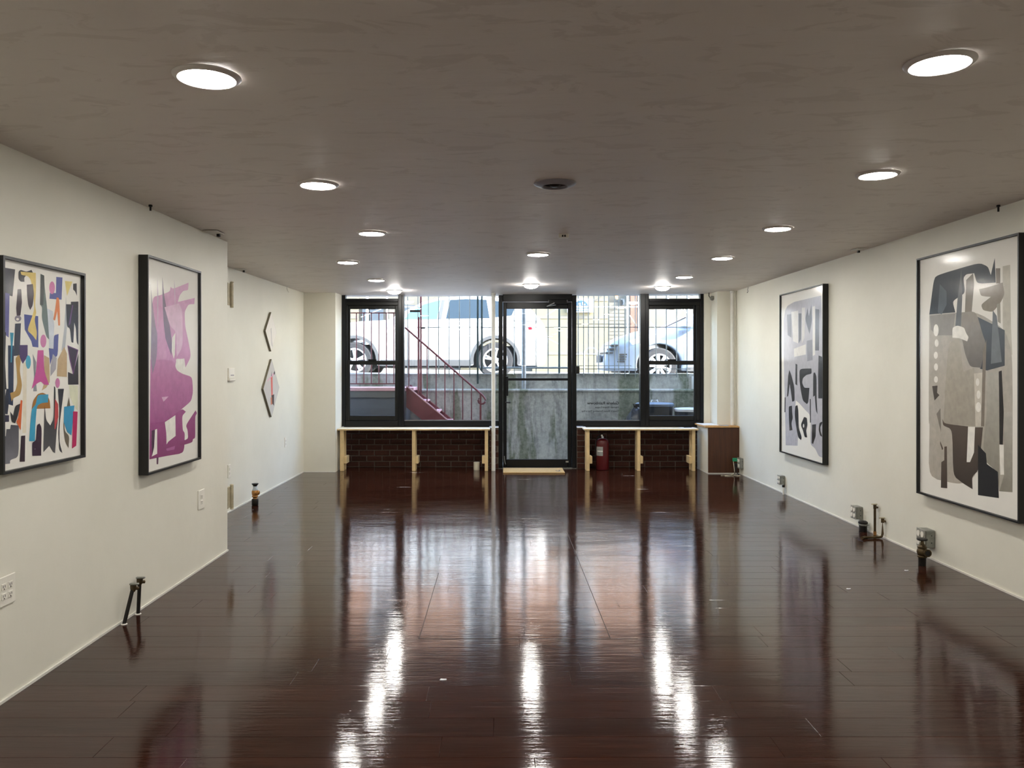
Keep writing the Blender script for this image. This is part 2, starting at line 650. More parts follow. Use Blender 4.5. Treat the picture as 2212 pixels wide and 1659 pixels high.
def bar(mb, px0, px1, py0, py1, y0=None, y1=None):
    y0 = YWIN if y0 is None else y0
    y1 = YWIN + 0.10 if y1 is None else y1
    return mb.box(wx(px0), wx(px1), y0, y1, wz(py1), wz(py0))


def double_hung(name, px0, px1, gx0, gx1, top, label, latch):
    root = thing(name, label, 'window', (wx((px0 + px1) / 2), YWIN, wz(920)), kind='structure')
    m = MB()
    bar(m, px0, px0 + 8, top - 6, 921); bar(m, px1 - 8, px1, top - 6, 921)
    bar(m, px0 + 8, px1 - 8, 645, 652); bar(m, px0 + 8, px1 - 8, 909, 921); bar(m, px0, px1, top - 6, top)
    m.bevel(0.004, 1).build('frame', 'black_frame', root)
    # transom strip of glass over the frame
    bar(MB(), px0 + 8, px1 - 8, top, 645, YG, YG + 0.006).build('transom_pane', 'window_glass', root)
    m = MB()
    bar(m, px0 + 8, px1 - 8, 652, 659, YWIN + 0.015, YWIN + 0.09)
    bar(m, px0 + 8, gx0 - 5, 659, 909, YWIN + 0.015, YWIN + 0.09); bar(m, gx1 + 5, px1 - 8, 659, 909, YWIN + 0.015, YWIN + 0.09)
    m.bevel(0.004, 1).build('inner_frame', 'charcoal_frame', root)
    for nm, a, b, y0, pn in (('upper_sash', 667, 780, YWIN + 0.055, 'window_glass'), ('lower_sash', 787, 898, YWIN + 0.025, 'window_glass')):
        m = MB()
        z0 = a - 8; z1 = b + (8 if nm == 'upper_sash' else 11)
        bar(m, gx0 - 6, gx0, z0, z1, y0, y0 + 0.03); bar(m, gx1, gx1 + 6, z0, z1, y0, y0 + 0.03)
        bar(m, gx0, gx1, z0, a, y0, y0 + 0.03); bar(m, gx0, gx1, b, z1, y0, y0 + 0.03)
        s = m.bevel(0.005, 2).build(nm, 'charcoal_frame', root)
        bar(MB(), gx0, gx1, a, b, y0 + 0.012, y0 + 0.016).build('pane', pn, s)
        if nm == 'lower_sash':
            cx = (gx0 + gx1) / 2
            bar(MB(), cx - 9, cx + 9, 776, 780, y0 - 0.012, y0 + 0.01).bevel(0.003, 1).build('sash_lock', 'black_frame', s)
        else:
            cx = (gx0 + gx1) / 2 - 2
            bar(MB(), cx - 8, cx + 8, 664.5, 668, y0 - 0.01, y0).bevel(0.003, 1).build('finger_pull', 'black_frame', s)
    return root


def fixed_window(name, px0, px1, label):
    root = thing(name, label, 'window', (wx((px0 + px1) / 2), YWIN, wz(920)), kind='structure')
    m = MB()
    bar(m, px0, px1, 909, 920, YWIN, YWIN + 0.10)
    m.bevel(0.004, 1).build('sill_frame', 'black_frame', root)
    bar(MB(), px0, px1, 626, 632, YWIN + 0.03, YWIN + 0.07).build('head_bead', 'black_frame', root)
    bar(MB(), px0, px1, 632, 909, YG, YG + 0.008).build('pane', 'window_glass', root)
    bar(MB(), px0, px1, 907.4, 909, YG - 0.02, YG + 0.02).build('glazing_bead', 'chrome', root)
    return root


double_hung('window_1', 738, 868, 755, 852.5, 636, 'black double-hung window beside the pier, over the longer bench', 'l')
fixed_window('window_2', 873, 1077, 'large fixed pane showing the maroon stair and white car')
win3 = fixed_window('window_3', 1245, 1383, 'fixed pane with reversed black lettering beside the door')
double_hung('window_4', 1394, 1521, 1404, 1500, 632, 'black double-hung window above the bench end beside the wooden cabinet', 'r')
for nm, a, b in (('trim_1', 868, 873), ('trim_2', 1383, 1394)):
    m = MB(); bar(m, a, b, 626, 921, YWIN - 0.02, YWIN + 0.10)
    struct(m.bevel(0.005, 2).build(nm, 'black_frame'), 'black mullion post between the fixed pane and the sash window' if a < 900 else 'thick black mullion post beside the lettered pane', 'mullion')

# reversed lettering on the pane


def lettering(txt, px0, px1, base, hpx, bold, parent):
    cu = bpy.data.curves.new('lettering', 'FONT')
    cu.body = txt; cu.size = 1.0; cu.offset = bold; cu.extrude = 0.0
    tmp = bpy.data.objects.new('tmp_text', cu)
    COL.link(tmp)
    dg = bpy.context.evaluated_depsgraph_get()
    me = bpy.data.meshes.new_from_object(tmp.evaluated_get(dg))
    bpy.data.objects.remove(tmp); bpy.data.curves.remove(cu)
    xs = [v_.co.x for v_ in me.vertices]
    x0, x1 = min(xs), max(xs)
    sx = (wx(px1) - wx(px0)) / (x1 - x0)
    sz = hpx * WD / 1800.0 / 0.70
    org = Vector((wx(px1), YG - 0.002, wz(base)))
    for v_ in me.vertices:                       # mirrored: it is read from the street
        v_.co = Vector((-(v_.co.x - x0) * sx, 0, v_.co.y * sz))
    me.materials.clear(); me.materials.append(M['black_ink'])
    o = bpy.data.objects.new('lettering', me)
    link(o, org, parent)
    return o


lettering('Galerie Rainboww', 1269, 1338, 874, 6.0, 0.02, win3)['label'] = 'black window lettering, reversed, upper bold line'
lettering('Hern\u00e1n Rivera Luque', 1286.5, 1337, 882, 4.0, 0.012, win3)
lettering("Queer'n Always Something That Is Key", 1257, 1337.5, 890.3, 4.0, 0.004, win3)

door = thing('door_1', 'black framed glass shop door with a mid rail', 'door', (wx(1160), YWIN, 0), kind='structure')
m = MB()
m.box(wx(1077), wx(1086), YWIN - 0.03, YWIN + 0.12, 0, wz(638)); m.box(wx(1235.5), wx(1245), YWIN - 0.03, YWIN + 0.12, 0, wz(638))
m.box(wx(1086), wx(1235.5), YWIN - 0.03, YWIN + 0.12, wz(652), wz(626))
m.bevel(0.004, 1).build('door_frame', 'black_frame', door)
leaf = MB()
y0, y1 = YWIN, YWIN + 0.05
z_bot, z_top = 0.012, wz(652.6)
leaf.box(wx(1086.6), wx(1094.5), y0, y1, z_bot, z_top); leaf.box(wx(1226.5), wx(1235), y0, y1, z_bot, z_top)
leaf.box(wx(1094.5), wx(1226.5), y0, y1, wz(667), z_top); leaf.box(wx(1094.5), wx(1226.5), y0, y1, z_bot, wz(992.5))
leaf.box(wx(1094.5), wx(1226.5), y0 - 0.012, y1, wz(822), wz(817))
dl = leaf.bevel(0.004, 1).build('door_leaf', 'black_frame', door)
bar(MB(), 1094.5, 1226.5, 667, 817, y0 + 0.02, y0 + 0.028).build('pane', 'window_glass', dl)
bar(MB(), 1094.5, 1226.5, 822, 992.5, y0 + 0.02, y0 + 0.028).build('pane', 'window_glass', dl)
m = MB(); m.box(wx(1092), wx(1098), y0 - 0.05, y0, wz(855), wz(813)); m.bevel(0.008, 2).build('pull_handle', 'black_frame', dl)
MB().tube([(wx(1093), y0 - 0.001, wz(869)), (wx(1093), y0 - 0.05, wz(869)), (wx(1103), y0 - 0.055, wz(869.5))], 0.009, 8).build('lever', 'black_iron', dl, True)
m = MB(); m.box(wx(1184), wx(1226), y0 - 0.06, y0 - 0.001, wz(658), wz(647.5)); m.bevel(0.006, 2)
cl = m.build('door_closer', 'black_frame', dl)
m = MB(); m.tube([(wx(1200), y0 - 0.045, wz(659)), (wx(1181), y0 - 0.09, wz(662.5)), (wx(1196), y0 - 0.16, wz(656))], 0.008, 6)
m.build('closer_arm', 'chrome', dl, True)
for a, b in ((1184.5, 650), (1224.5, 650), (1184.5, 653), (1224.5, 653)):
    MB().lathe([(0.0065, 0), (0.0065, -0.004), (0.003, -0.006)], (wx(a), y0 - 0.06, wz(b)), 'Y', 8).build('screw', 'chrome', dl)
bar(MB(), 1222, 1228, 995.5, 999, y0 - 0.004, y0 - 0.0005).build('maker_plate', 'zinc_plate', dl)
MB().tube([(wx(1089), y0 - 0.012, wz(985)), (wx(1090), y0 - 0.014, wz(996)), (wx(1092), y0 - 0.01, wz(1003))], 0.006, 6).build('kick_stop', 'chrome', dl, True)
m = MB(); m.box(wx(1243), wx(1251), YWIN - 0.075, YWIN - 0.03, wz(807), wz(791)); m.bevel(0.005, 1).build('strike_box', 'black_iron', door)
m = MB(); m.box(wx(1077), wx(1245), YWIN - 0.03, YOUT + 0.05, 0.0005, 0.011); m.build('threshold', 'galvanised', door)

# ------------------------------------------------------------------ brick under the windows
BL, BH, BDP = 0.205, 0.067, 0.09
COURSE, STEP = 0.079, 0.218
brick_me = MB().box(-BL / 2, BL / 2, 0, BDP, 0, BH).bevel(0.004, 1).mesh('brick', 'brick')
half_me = MB().box(-BL / 4, BL / 4, 0, BDP, 0, BH).bevel(0.004, 1).mesh('brick_half', 'brick')


def brick_wall(name, x0, x1, yface, z1, label):
    root = bx(x0, x1, yface + 0.006, YOUT, 0, z1).build(name, 'mortar')
    struct(root, label, 'wall')
    n = int(z1 / COURSE)
    r = random.Random(len(name))
    for c in range(n):
        off = 0 if c % 2 == 0 else STEP / 2
        x = x0 + off - STEP / 2
        while x - BL / 2 < x1 - 0.02:
            a, b = max(x - BL / 2, x0 + 0.002), min(x + BL / 2, x1 - 0.002)
            if b - a > 0.03:
                z = 0.006 + c * COURSE
                yy = yface + r.uniform(-0.003, 0.003)
                if b - a > BL - 0.004:
                    inst('brick', brick_me, (x, yy, z), root)
                else:
                    inst('brick', MB().box(-(b - a) / 2, (b - a) / 2, 0, BDP, 0, BH).bevel(0.004, 1).mesh('brick_cut', 'brick'), ((a + b) / 2, yy, z), root)
            x += STEP
    return root


SILL = wz(921) - 0.002
brick_wall('wall_brick_left', -2.223, wx(1057), D(11.86), SILL, 'dark red brick low wall under the longer bench')
brick_wall('wall_brick_right', wx(1263), 2.86, D(11.86), SILL, 'dark red brick low wall behind the fire extinguisher')
brick_wall('wall_brick_pier_left', wx(1057), wx(1077), D(11.62), SILL - 0.012, 'narrow brick pier at the hinge side of the door')
brick_wall('wall_brick_pier_right', wx(1245.2), wx(1263), D(11.62), SILL - 0.012, 'narrow brick pier between the door and the shorter bench')
for nm, a, b in (('trim_3', 1057, 1077), ('trim_4', 1245.2, 1264)):
    m = MB(); m.box(wx(a), wx(b), D(11.60), YWIN, SILL - 0.012, SILL - 0.001)
    struct(m.build(nm, 'paper_white'), 'small pale stone ledge capping the brick pier ' + ('behind the white pipe' if a < 1100 else 'beside the shorter bench'), 'sill')

# ------------------------------------------------------------------ recessed ceiling lights
trim_prof = [(0.088, -0.001), (0.108, -0.001), (0.109, -0.004), (0.104, -0.009), (0.092, -0.014), (0.088, -0.012)]
trim_me = MB().lathe(trim_prof, seg=40, close=True).mesh('light_trim', 'lamp_trim', True)
lens_me = MB().lathe([(0.087, -0.002), (0.087, -0.011), (0.070, -0.016), (0.02, -0.018)], seg=40).mesh('light_lens', 'lamp_lens', True)

dome_me = MB().lathe([(0.087, -0.002), (0.087, -0.012), (0.080, -0.030), (0.055, -0.045), (0.02, -0.052)], seg=40).mesh('light_dome', 'lamp_lens', True)


def ceiling_light(px=None, py=None, label='', X=None, dep=None):
    if X is None:
        dep = 7.0
        for _ in range(30):
            X = (px - VX) * dep / 1800.0
            dep = 1800.0 * (hceil(X, dep) - CH) / (VY - py)
        X = (px - VX) * dep / 1800.0
    root = thing('ceiling_light', label, 'ceiling light', (X, dep * K, hceil(X, dep) - 0.0005), 'recessed ceiling lights')
    inst('light_trim', trim_me, wl(root), root)
    inst('light_lens', dome_me if dep > 9.9 else lens_me, wl(root), root)
    return root


ORD = ['first', 'second', 'third', 'fourth', 'fifth', 'sixth']
for i, (a, b) in enumerate(((447, 163), (687, 397), (803, 502), (751, 565), (813, 604), (852, 627))):
    ceiling_light(a, b, 'lit round recessed ceiling light, %s from the camera in the left-hand row' % ORD[i])
for i, (a, b) in enumerate(((2030, 133), (1896, 375), (1680, 492), (1560, 556), (1478, 597), (1431, 619))):
    ceiling_light(a, b, 'lit round recessed ceiling light, %s from the camera in the right-hand row' % ORD[i])
ceiling_light(1162, 548, 'lit round recessed ceiling light on the middle line, farther behind the small white box')
ceiling_light(1147, 614, 'lit round recessed ceiling light on the middle line, just in front of the door')
for i, (a, b) in enumerate(((-0.95, 1.1), (1.6, 1.1), (-0.95, -0.9), (1.6, -0.9), (-0.95, -2.7), (1.6, -2.7))):  # unseen lamps added behind the camera to light the foreground
    ceiling_light(label='unseen recessed ceiling light added behind the camera, %s pair, %s side' % (ORD[i // 2], 'left' if i % 2 == 0 else 'right'), X=a, dep=b)

p = PX(1200, 388, 4.4)
X, dep = p.x, 4.45
uz = hceil(X, dep) - 0.0005
can = thing('unlit_ceiling_can', 'unlit recessed ceiling can with grey ring and dark opening', 'ceiling light', (X, dep * K, uz))
MB().lathe([(0.066, -0.001), (0.112, -0.001), (0.113, -0.005), (0.104, -0.010), (0.070, -0.020), (0.066, -0.018)], (X, dep * K, uz), seg=40, close=True).build('trim_ring', 'can_trim', can, True)
MB().lathe([(0.066, -0.001), (0.066, -0.004), (0.03, -0.004)], (X, dep * K, uz), seg=32).build('dark_baffle', 'can_dark', can, True)
MB().lathe([(0.028, -0.004), (0.030, -0.012), (0.018, -0.020)], (X, dep * K, uz), seg=20).build('lamp_holder', 'black_iron', can, True)

# small white box on the ceiling
p = PX(1218, 505, 6.2)
X = p.x; dep = 6.2; uz = hceil(X, dep)
sb = thing('ceiling_box', 'tiny white box with a dark opening on the ceiling', 'junction box', (X, dep * K, uz - 0.026))
m = MB(); m.box(X - 0.038, X + 0.038, dep * K, dep * K + 0.05, uz - 0.03, uz - 0.001); m.bevel(0.003, 1).build('box_body', 'white_plastic', sb)
m = MB(); m.box(X - 0.014, X - 0.003, dep * K - 0.002, dep * K + 0.001, uz - 0.024, uz - 0.009); m.build('slot', 'dark_slot', sb)
m = MB(); m.box(X + 0.003, X + 0.014, dep * K - 0.002, dep * K + 0.001, uz - 0.024, uz - 0.009); m.build('slot', 'dark_slot', sb)


# ------------------------------------------------------------------ framed prints
def homography(src):
    A, b = [], []
    for (x, y_), (u, v_) in zip(src, ((0, 0), (1, 0), (1, 1), (0, 1))):
        A.append([x, y_, 1, 0, 0, 0, -u * x, -u * y_]); b.append(u)
        A.append([0, 0, 0, x, y_, 1, -v_ * x, -v_ * y_]); b.append(v_)
    h = np.linalg.solve(np.array(A, float), np.array(b, float))
    Hm = np.append(h, 1).reshape(3, 3)

    def f(x, y_):
        q = Hm @ np.array([x, y_, 1.0])
        return q[0] / q[2], q[1] / q[2]
    return f


def ell(cx, cy, rx, ry, n=16):
    return [(cx + rx * math.cos(2 * math.pi * k / n), cy + ry * math.sin(2 * math.pi * k / n)) for k in range(n)]


def soften(pts):
    if len(pts) < 7:
        return pts
    out = []
    n = len(pts)
    for i in range(n):
        p0, p1, p2 = Vector(pts[i - 1]), Vector(pts[i]), Vector(pts[(i + 1) % n])
        a, b = p0 - p1, p2 - p1
        if a.length > 1e-6 and b.length > 1e-6 and a.angle(b) > math.radians(100):
            out += [tuple(p1 + a * 0.28), tuple(p1 + a * 0.11 + b * 0.04), tuple(p1 + b * 0.11 + a * 0.04), tuple(p1 + b * 0.28)]
        else:
            out.append(pts[i])
    return out


def framed_print(name, label, side, ynear, yfar, z0, z1, quad, shapes, lip=0.012, dep=0.058):
    s = 1 if side == 'left' else -1
    xw = XL if side == 'left' else XR
    xa = lambda d_: xw + s * d_              # distance off the wall
    root = thing(name, label, 'framed print', (xw, (ynear + yfar) / 2, z0))
    # frame: four mitred rails in one moulding
    m = MB()
    prof = [(0.004, 0.0), (dep, 0.0), (dep, lip), (0.030, lip)]     # (off wall, inward)
    corners = [(ynear, z0, 1, 1), (yfar, z0, -1, 1), (yfar, z1, -1, -1), (ynear, z1, 1, -1)]
    rings = []
    for (cy, cz, sy, sz) in corners:
        rings.append([m.bm.verts.new((xa(d_), cy + sy * i_, cz + sz * i_)) for d_, i_ in prof])
    for a in range(4):
        A, B = rings[a], rings[(a + 1) % 4]
        for k in range(4):
            m.bm.faces.new((A[k], A[(k + 1) % 4], B[(k + 1) % 4], B[k]))
    m.build('frame', 'picture_black', root)
    ya, yb, za, zb = ynear + lip, yfar - lip, z0 + lip, z1 - lip
    m = MB(); a_, b_ = sorted((xa(0.034), xa(0.038))); m.box(a_, b_, ya, yb, za, zb); m.build('paper', 'print_paper', root)
    # printed shapes, one sheet of flat ink
    f = homography(quad)
    bm_ = bmesh.new()
    layer = bm_.verts.layers.float_color.new('paint')
    for i, (colr, pts) in enumerate(shapes):
        c = colr if isinstance(colr, tuple) else (colr, colr)
        c0, c1 = hexl(c[0]), hexl(c[1])
        uv = [f(*q) for q in soften(pts)]
        uv = [(min(0.995, max(0.005, u)), min(0.995, max(0.005, v_))) for u, v_ in uv]
        vmin, vmax = min(q[1] for q in uv), max(q[1] for q in uv)
        vs_ = []
        for u, v_ in uv:
            Yw = ya + u * (yb - ya) if side == 'left' else yb - u * (yb - ya)
            vs_.append(bm_.verts.new((xa(0.0382 + 0.00002 * i), Yw, zb - v_ * (zb - za))))
        try:
            fc = bm_.faces.new(vs_)
            fc.normal_update()
        except ValueError:
            continue
        for lp, (u, v_) in zip(vs_, uv):
            k = (v_ - vmin) / max(1e-6, vmax - vmin)
            lp[layer] = tuple(c0[j] + (c1[j] - c0[j]) * k for j in range(3)) + (1.0,)
    bmesh.ops.triangulate(bm_, faces=bm_.faces[:])
    mb = MB(); mb.bm.free(); mb.bm = bm_
    mb.build('printed_shapes', 'painted_print', root)
    a_, b_ = sorted((xa(dep - 0.009), xa(dep - 0.007)))
    bx(a_, b_, ya, yb, za, zb).build('glazing', 'picture_glass', root)
    return root


DK, PL = '#35333a', '#3a2b38'
P1 = [('#e8dfca', [(185, 800), (210, 800), (208, 1300), (182, 1300)]),
      ('#d3d9e0', [(340, 415), (390, 440), (400, 540), (395, 700), (365, 700), (360, 560)]),
      ('#b4b8bc', [(482, 330), (470, 560), (452, 720), (478, 700), (488, 560)]),
      ('#dfe0c6', [(505, 960), (570, 970), (570, 1150), (540, 1110), (515, 1050)]),
      ('#3a3844', [(50, 138), (128, 150), (110, 338), (55, 320)]),
      ('#6a68a0', [(58, 312), (90, 320), (85, 625), (52, 600)]),
      ('#2b2a2c', [(150, 165), (165, 152), (205, 165), (240, 152), (255, 180), (210, 185), (190, 205), (192, 235), (165, 235), (150, 215)]),
      ('#4f5594', [(190, 462), (288, 475), (290, 695), (250, 690), (240, 650), (195, 570)]),
      ('#e3c976', [(165, 165), (270, 172), (272, 300), (265, 400), (275, 450), (262, 500), (280, 590), (275, 645), (250, 610), (212, 575), (245, 480), (262, 420), (250, 300), (235, 220), (215, 195), (170, 188)]),
      (PL, [(208, 255), (250, 250), (258, 320), (250, 400), (232, 432), (218, 400), (210, 330)]),
      (PL, [(145, 288), (170, 285), (175, 380), (165, 470), (140, 478), (135, 420)]),
      ('#8a8490', ell(148, 492, 23, 22)), ('#e9e4da', ell(145, 497, 10, 9)),
      ('#6f7d7a', [(302, 178), (328, 190), (330, 260), (350, 420), (365, 640), (345, 620), (312, 490), (315, 410), (300, 395)]),
      ('#4f5654', [(302, 178), (328, 190), (330, 260), (322, 400), (300, 395)]),
      ('#5c62a0', [(412, 198), (455, 202), (450, 358), (365, 352), (368, 310), (410, 312)]),
      ('#cf7fae', ell(383, 275, 20, 45)),
      ('#e58b55', [(415, 342), (432, 345), (438, 430), (440, 540), (428, 540), (420, 440), (405, 505), (392, 500), (405, 430)]),
      ('#e6d489', [(472, 226), (525, 230), (488, 330)]),
      (DK, [(530, 245), (555, 242), (557, 330), (545, 300), (530, 285)]),
      (DK, [(482, 390), (515, 390), (515, 372), (568, 370), (570, 680), (558, 660), (552, 560), (540, 520), (535, 662), (520, 660), (510, 560), (488, 548)]),
      ('#6b4a78', [(500, 540), (512, 530), (532, 395), (524, 395)]),
      ('#cf7fae', ell(324, 650, 21, 46)),
      ('#545a9a', [(398, 610), (430, 600), (425, 760), (385, 770), (372, 820), (362, 700), (395, 705)]),
      ('#3a3d4b', [(128, 528), (168, 525), (160, 750), (118, 755)]),
      ('#4d3568', [(160, 678), (215, 678), (215, 758), (182, 810), (160, 760)]),
      ('#2d3a55', [(80, 680), (120, 682), (118, 1000), (115, 1105), (85, 1095), (82, 900)]),
      ('#3c93b0', [(93, 590), (118, 592), (108, 720), (106, 800), (97, 800), (100, 700)]),
      ('#2b2a30', [(40, 580), (65, 590), (60, 800), (70, 990), (60, 990), (55, 800)]),
      ('#2b3040', [(70, 985), (85, 985), (85, 1100), (78, 1165), (38, 1160)]),
      ('#33304a', [(28, 1170), (88, 1172), (88, 1218), (28, 1222)]),
      ('#b89455', [(130, 770), (155, 745), (168, 780), (160, 860), (178, 960), (165, 1030), (120, 1050), (105, 1075), (95, 1015), (130, 1005), (145, 950), (140, 850)]),
      ('#53b1cf', ell(220, 798, 18, 48)),
      ('#8d9096', [(250, 740), (275, 800), (270, 880), (280, 1005), (255, 1005), (260, 900)]),
      ('#c6ab85', [(330, 750), (365, 770), (370, 940), (345, 980), (315, 1000), (330, 950)]),
      ('#c8559a', [(285, 715), (325, 715), (330, 860), (365, 960), (330, 960), (308, 935), (280, 950), (243, 990), (275, 860)]),
      ('#a9a7b0', [(390, 740), (418, 770), (412, 850), (375, 900), (375, 840)]),
      ('#c3a982', [(470, 690), (490, 740), (490, 905), (420, 900), (425, 780)]),
      ('#37353c', [(570, 740), (572, 960), (500, 960), (498, 870), (530, 885), (545, 840)]),
      ('#7a4a80', [(493, 680), (570, 712), (535, 893), (508, 782)]),
      ('#3a2b3c', [(498, 688), (564, 716), (535, 872), (514, 780)]),
      ('#cf7fae', ell(425, 948, 16, 35)),
      ('#a5722f', [(245, 1130), (255, 1070), (285, 1025), (320, 1015), (350, 1030), (370, 1070), (375, 1128)]),
      ('#3d9fc4', [(285, 1030), (360, 1028), (358, 1085), (310, 1090), (280, 1110), (270, 1260), (268, 1360), (228, 1360), (235, 1240), (245, 1130), (272, 1100)]),
      (('#2c2b2b', '#55555a'), [(335, 1105), (345, 1210), (375, 1250), (400, 1200), (400, 970), (410, 980), (412, 1100), (430, 1190), (420, 1300), (410, 1450), (395, 1440), (370, 1395), (328, 1440), (330, 1300)]),
      ('#30303a', [(428, 990), (470, 990), (455, 1120), (440, 1250), (440, 1370), (462, 1450), (440, 1430), (432, 1300), (440, 1150)]),
      ('#bf4648', [(408, 1060), (430, 1100), (432, 1190), (410, 1280), (405, 1275)]),
      ('#6f6658', [(505, 1050), (515, 1110), (470, 1122), (475, 1290), (510, 1330), (505, 1415), (480, 1370), (465, 1240)]),
      ('#3e97c2', [(472, 1118), (545, 1110), (525, 1325), (495, 1300), (470, 1230)]),
      ('#bd2b62', [(535, 1152), (568, 1155), (560, 1400), (530, 1420)]),
      ('#38253a', [(280, 1245), (300, 1235), (315, 1265), (312, 1465), (250, 1465), (248, 1370), (275, 1355)]),
      (('#4b4b52', '#7c7c84'), [(100, 1240), (155, 1245), (155, 1470), (95, 1490), (95, 1515), (38, 1520), (36, 1320), (65, 1320), (70, 1270), (95, 1270)]),
      ('#2d2b2d', [(130, 1105), (168, 1090), (145, 1190), (130, 1230), (105, 1220), (95, 1145), (115, 1175)]),
      ('#db6a34', [(168, 1065), (180, 1070), (168, 1280), (158, 1260), (138, 1220), (150, 1190)]),
      ('#362632', [(172, 1320), (200, 1318), (198, 1505), (162, 1505)])]
framed_print('framed_print', 'black framed print of small multicoloured cut-out shapes', 'left', D(3.435), D(4.118), 0.975, 1.882,
             [(27, 75), (582, 188), (592, 1468), (30, 1572)], P1)

WH = '#efece4'
P2 = [(('#dcaecd', '#cf97c0'), [(145, 360), (200, 345), (260, 318), (265, 285), (280, 300), (385, 252), (383, 305), (350, 310), (325, 345), (315, 390), (428, 358), (425, 402), (385, 405), (360, 460), (365, 560), (385, 650), (407, 770), (370, 850), (362, 790), (310, 790), (300, 850), (270, 830), (135, 840), (140, 600)]),
      (('#c88ab4', '#a04b88'), [(135, 800), (290, 800), (310, 870), (350, 895), (415, 915), (422, 1020), (410, 1085), (350, 1140), (300, 1180), (235, 1235), (232, 1300), (135, 1310)]),
      (('#a4528c', '#8c3a70'), [(135, 1240), (235, 1232), (300, 1180), (350, 1140), (375, 1160), (350, 1190), (355, 1290), (370, 1310), (365, 1450), (250, 1470), (135, 1495)]),
      (('#a04c86', '#8a3a6e'), [(375, 1255), (440, 1150), (450, 1170), (438, 1190), (440, 1345), (425, 1350), (420, 1375), (340, 1400), (340, 1370), (392, 1350), (388, 1290)]),
      ('#b06499', [(245, 1420), (305, 1400), (300, 1425), (250, 1435)]),
      ('#d9b3cd', [(212, 1060), (258, 1055), (225, 1092)]),
      (WH, [(235, 1235), (305, 1185), (308, 1330), (260, 1370), (248, 1390), (245, 1310)]),
      (WH, [(300, 605), (298, 760), (290, 790), (272, 720), (280, 640)]),
      (WH, [(305, 795), (362, 787), (368, 865), (350, 893), (312, 868)]),
      (('#b5adb8', '#94829a'), [(128, 235), (140, 370), (165, 560), (180, 620), (178, 780), (150, 900), (138, 800), (138, 400)]),
      (('#8e8695', '#8b7390'), [(208, 215), (222, 350), (262, 560), (278, 680), (275, 770), (250, 700), (225, 620), (212, 400)]),
      ('#c9bccb', [(175, 215), (183, 360), (181, 620), (176, 400)]), ('#d5c3d2', [(288, 230), (295, 300), (300, 520), (290, 320)]),
      ('#d6a2c6', [(190, 420), (205, 420), (235, 660), (240, 790), (190, 795)]),
      ('#e2bfd6', [(225, 430), (320, 400), (345, 450), (350, 700), (310, 780), (305, 600), (262, 560)]),
      (WH, [(165, 1290), (184, 1282), (186, 1455), (150, 1475), (165, 1410)]),
      ('#4b2b45', [(148, 1295), (170, 1288), (165, 1410), (152, 1470), (148, 1380)]),
      ('#5a3650', [(182, 1480), (195, 1482), (193, 1528), (183, 1528)])]
framed_print('framed_print', 'black framed print of one large pink and magenta shape', 'left', D(4.846), D(5.712), 0.79, 2.075,
             [(95, 80), (447, 182), (458, 1480), (110, 1590)], P2)

BK = '#2c2d31'
P3 = [('#b9b8c0', [(175, 275), (442, 208), (455, 640), (457, 1395), (430, 1385), (405, 1330), (370, 1300), (372, 1145), (365, 1080), (330, 1045), (290, 1000), (265, 980), (260, 1080), (285, 1130), (280, 1315), (195, 1315), (190, 1100), (178, 690)]),
      ('#dedcd8', [(230, 330), (280, 320), (280, 560), (245, 545)]), ('#dcdad6', [(305, 300), (328, 296), (325, 520), (305, 560)]),
      ('#e6e3dd', [(250, 600), (335, 565), (335, 640), (252, 660)]), ('#e6e3dd', [(380, 290), (398, 285), (400, 640), (384, 650)]),
      ('#8d8f98', [(340, 540), (380, 530), (383, 680), (345, 690)]),
      ('#5a5d66', [(400, 305), (428, 310), (428, 610), (400, 610)]),
      ('#5f626b', [(330, 380), (345, 300), (355, 360), (372, 275), (378, 390), (360, 490), (345, 440)]),
      ('#666972', [(282, 340), (303, 340), (300, 530), (285, 560)]), ('#777a83', [(200, 350), (230, 345), (232, 520), (205, 500)]),
      (BK, [(205, 900), (210, 800), (218, 755), (232, 790), (255, 880), (258, 985), (240, 990), (232, 930), (222, 860), (212, 950), (203, 955)]),
      (BK, [(262, 710), (275, 715), (275, 870), (262, 860)]),
      (BK, [(290, 760), (305, 745), (375, 742), (378, 780), (340, 790), (315, 815), (310, 850), (325, 885), (362, 885), (355, 990), (345, 1005), (315, 980), (300, 900), (292, 840)]),
      (BK, [(388, 775), (400, 770), (412, 800), (413, 960), (420, 1075), (408, 1050), (400, 940), (388, 950)]),
      (BK, [(425, 645), (450, 655), (455, 960), (425, 960), (422, 800)]),
      (BK, [(215, 1025), (238, 1020), (240, 1070), (245, 1110), (235, 1150), (243, 1200), (222, 1205), (216, 1100)]),
      (BK, [(262, 1020), (278, 1015), (285, 1060), (287, 1180), (310, 1250), (305, 1272), (285, 1255), (270, 1180), (258, 1090)]),
      (BK, [(305, 1150), (325, 1100), (345, 1105), (350, 1160), (340, 1200), (348, 1250), (330, 1250), (318, 1200), (305, 1170)]),
      (BK, [(382, 1155), (410, 1150), (408, 1240), (390, 1298), (380, 1290)]),
      (BK, [(452, 1130), (455, 1140), (440, 1170), (442, 1200), (455, 1240), (440, 1235), (428, 1190), (435, 1140)]),
      (BK, [(365, 968), (372, 965), (374, 1140), (367, 1140)]), (BK, [(186, 960), (193, 960), (192, 1070), (185, 1070)]),
      ('#e4e1da', ell(322, 1165, 5, 14))]
framed_print('framed_print', 'tall black framed print of black letter-like strokes on pale grey', 'right', D(8.085), D(9.34), 0.47, 2.23,
             [(160, 212), (462, 132), (470, 1438), (165, 1358)], P3)

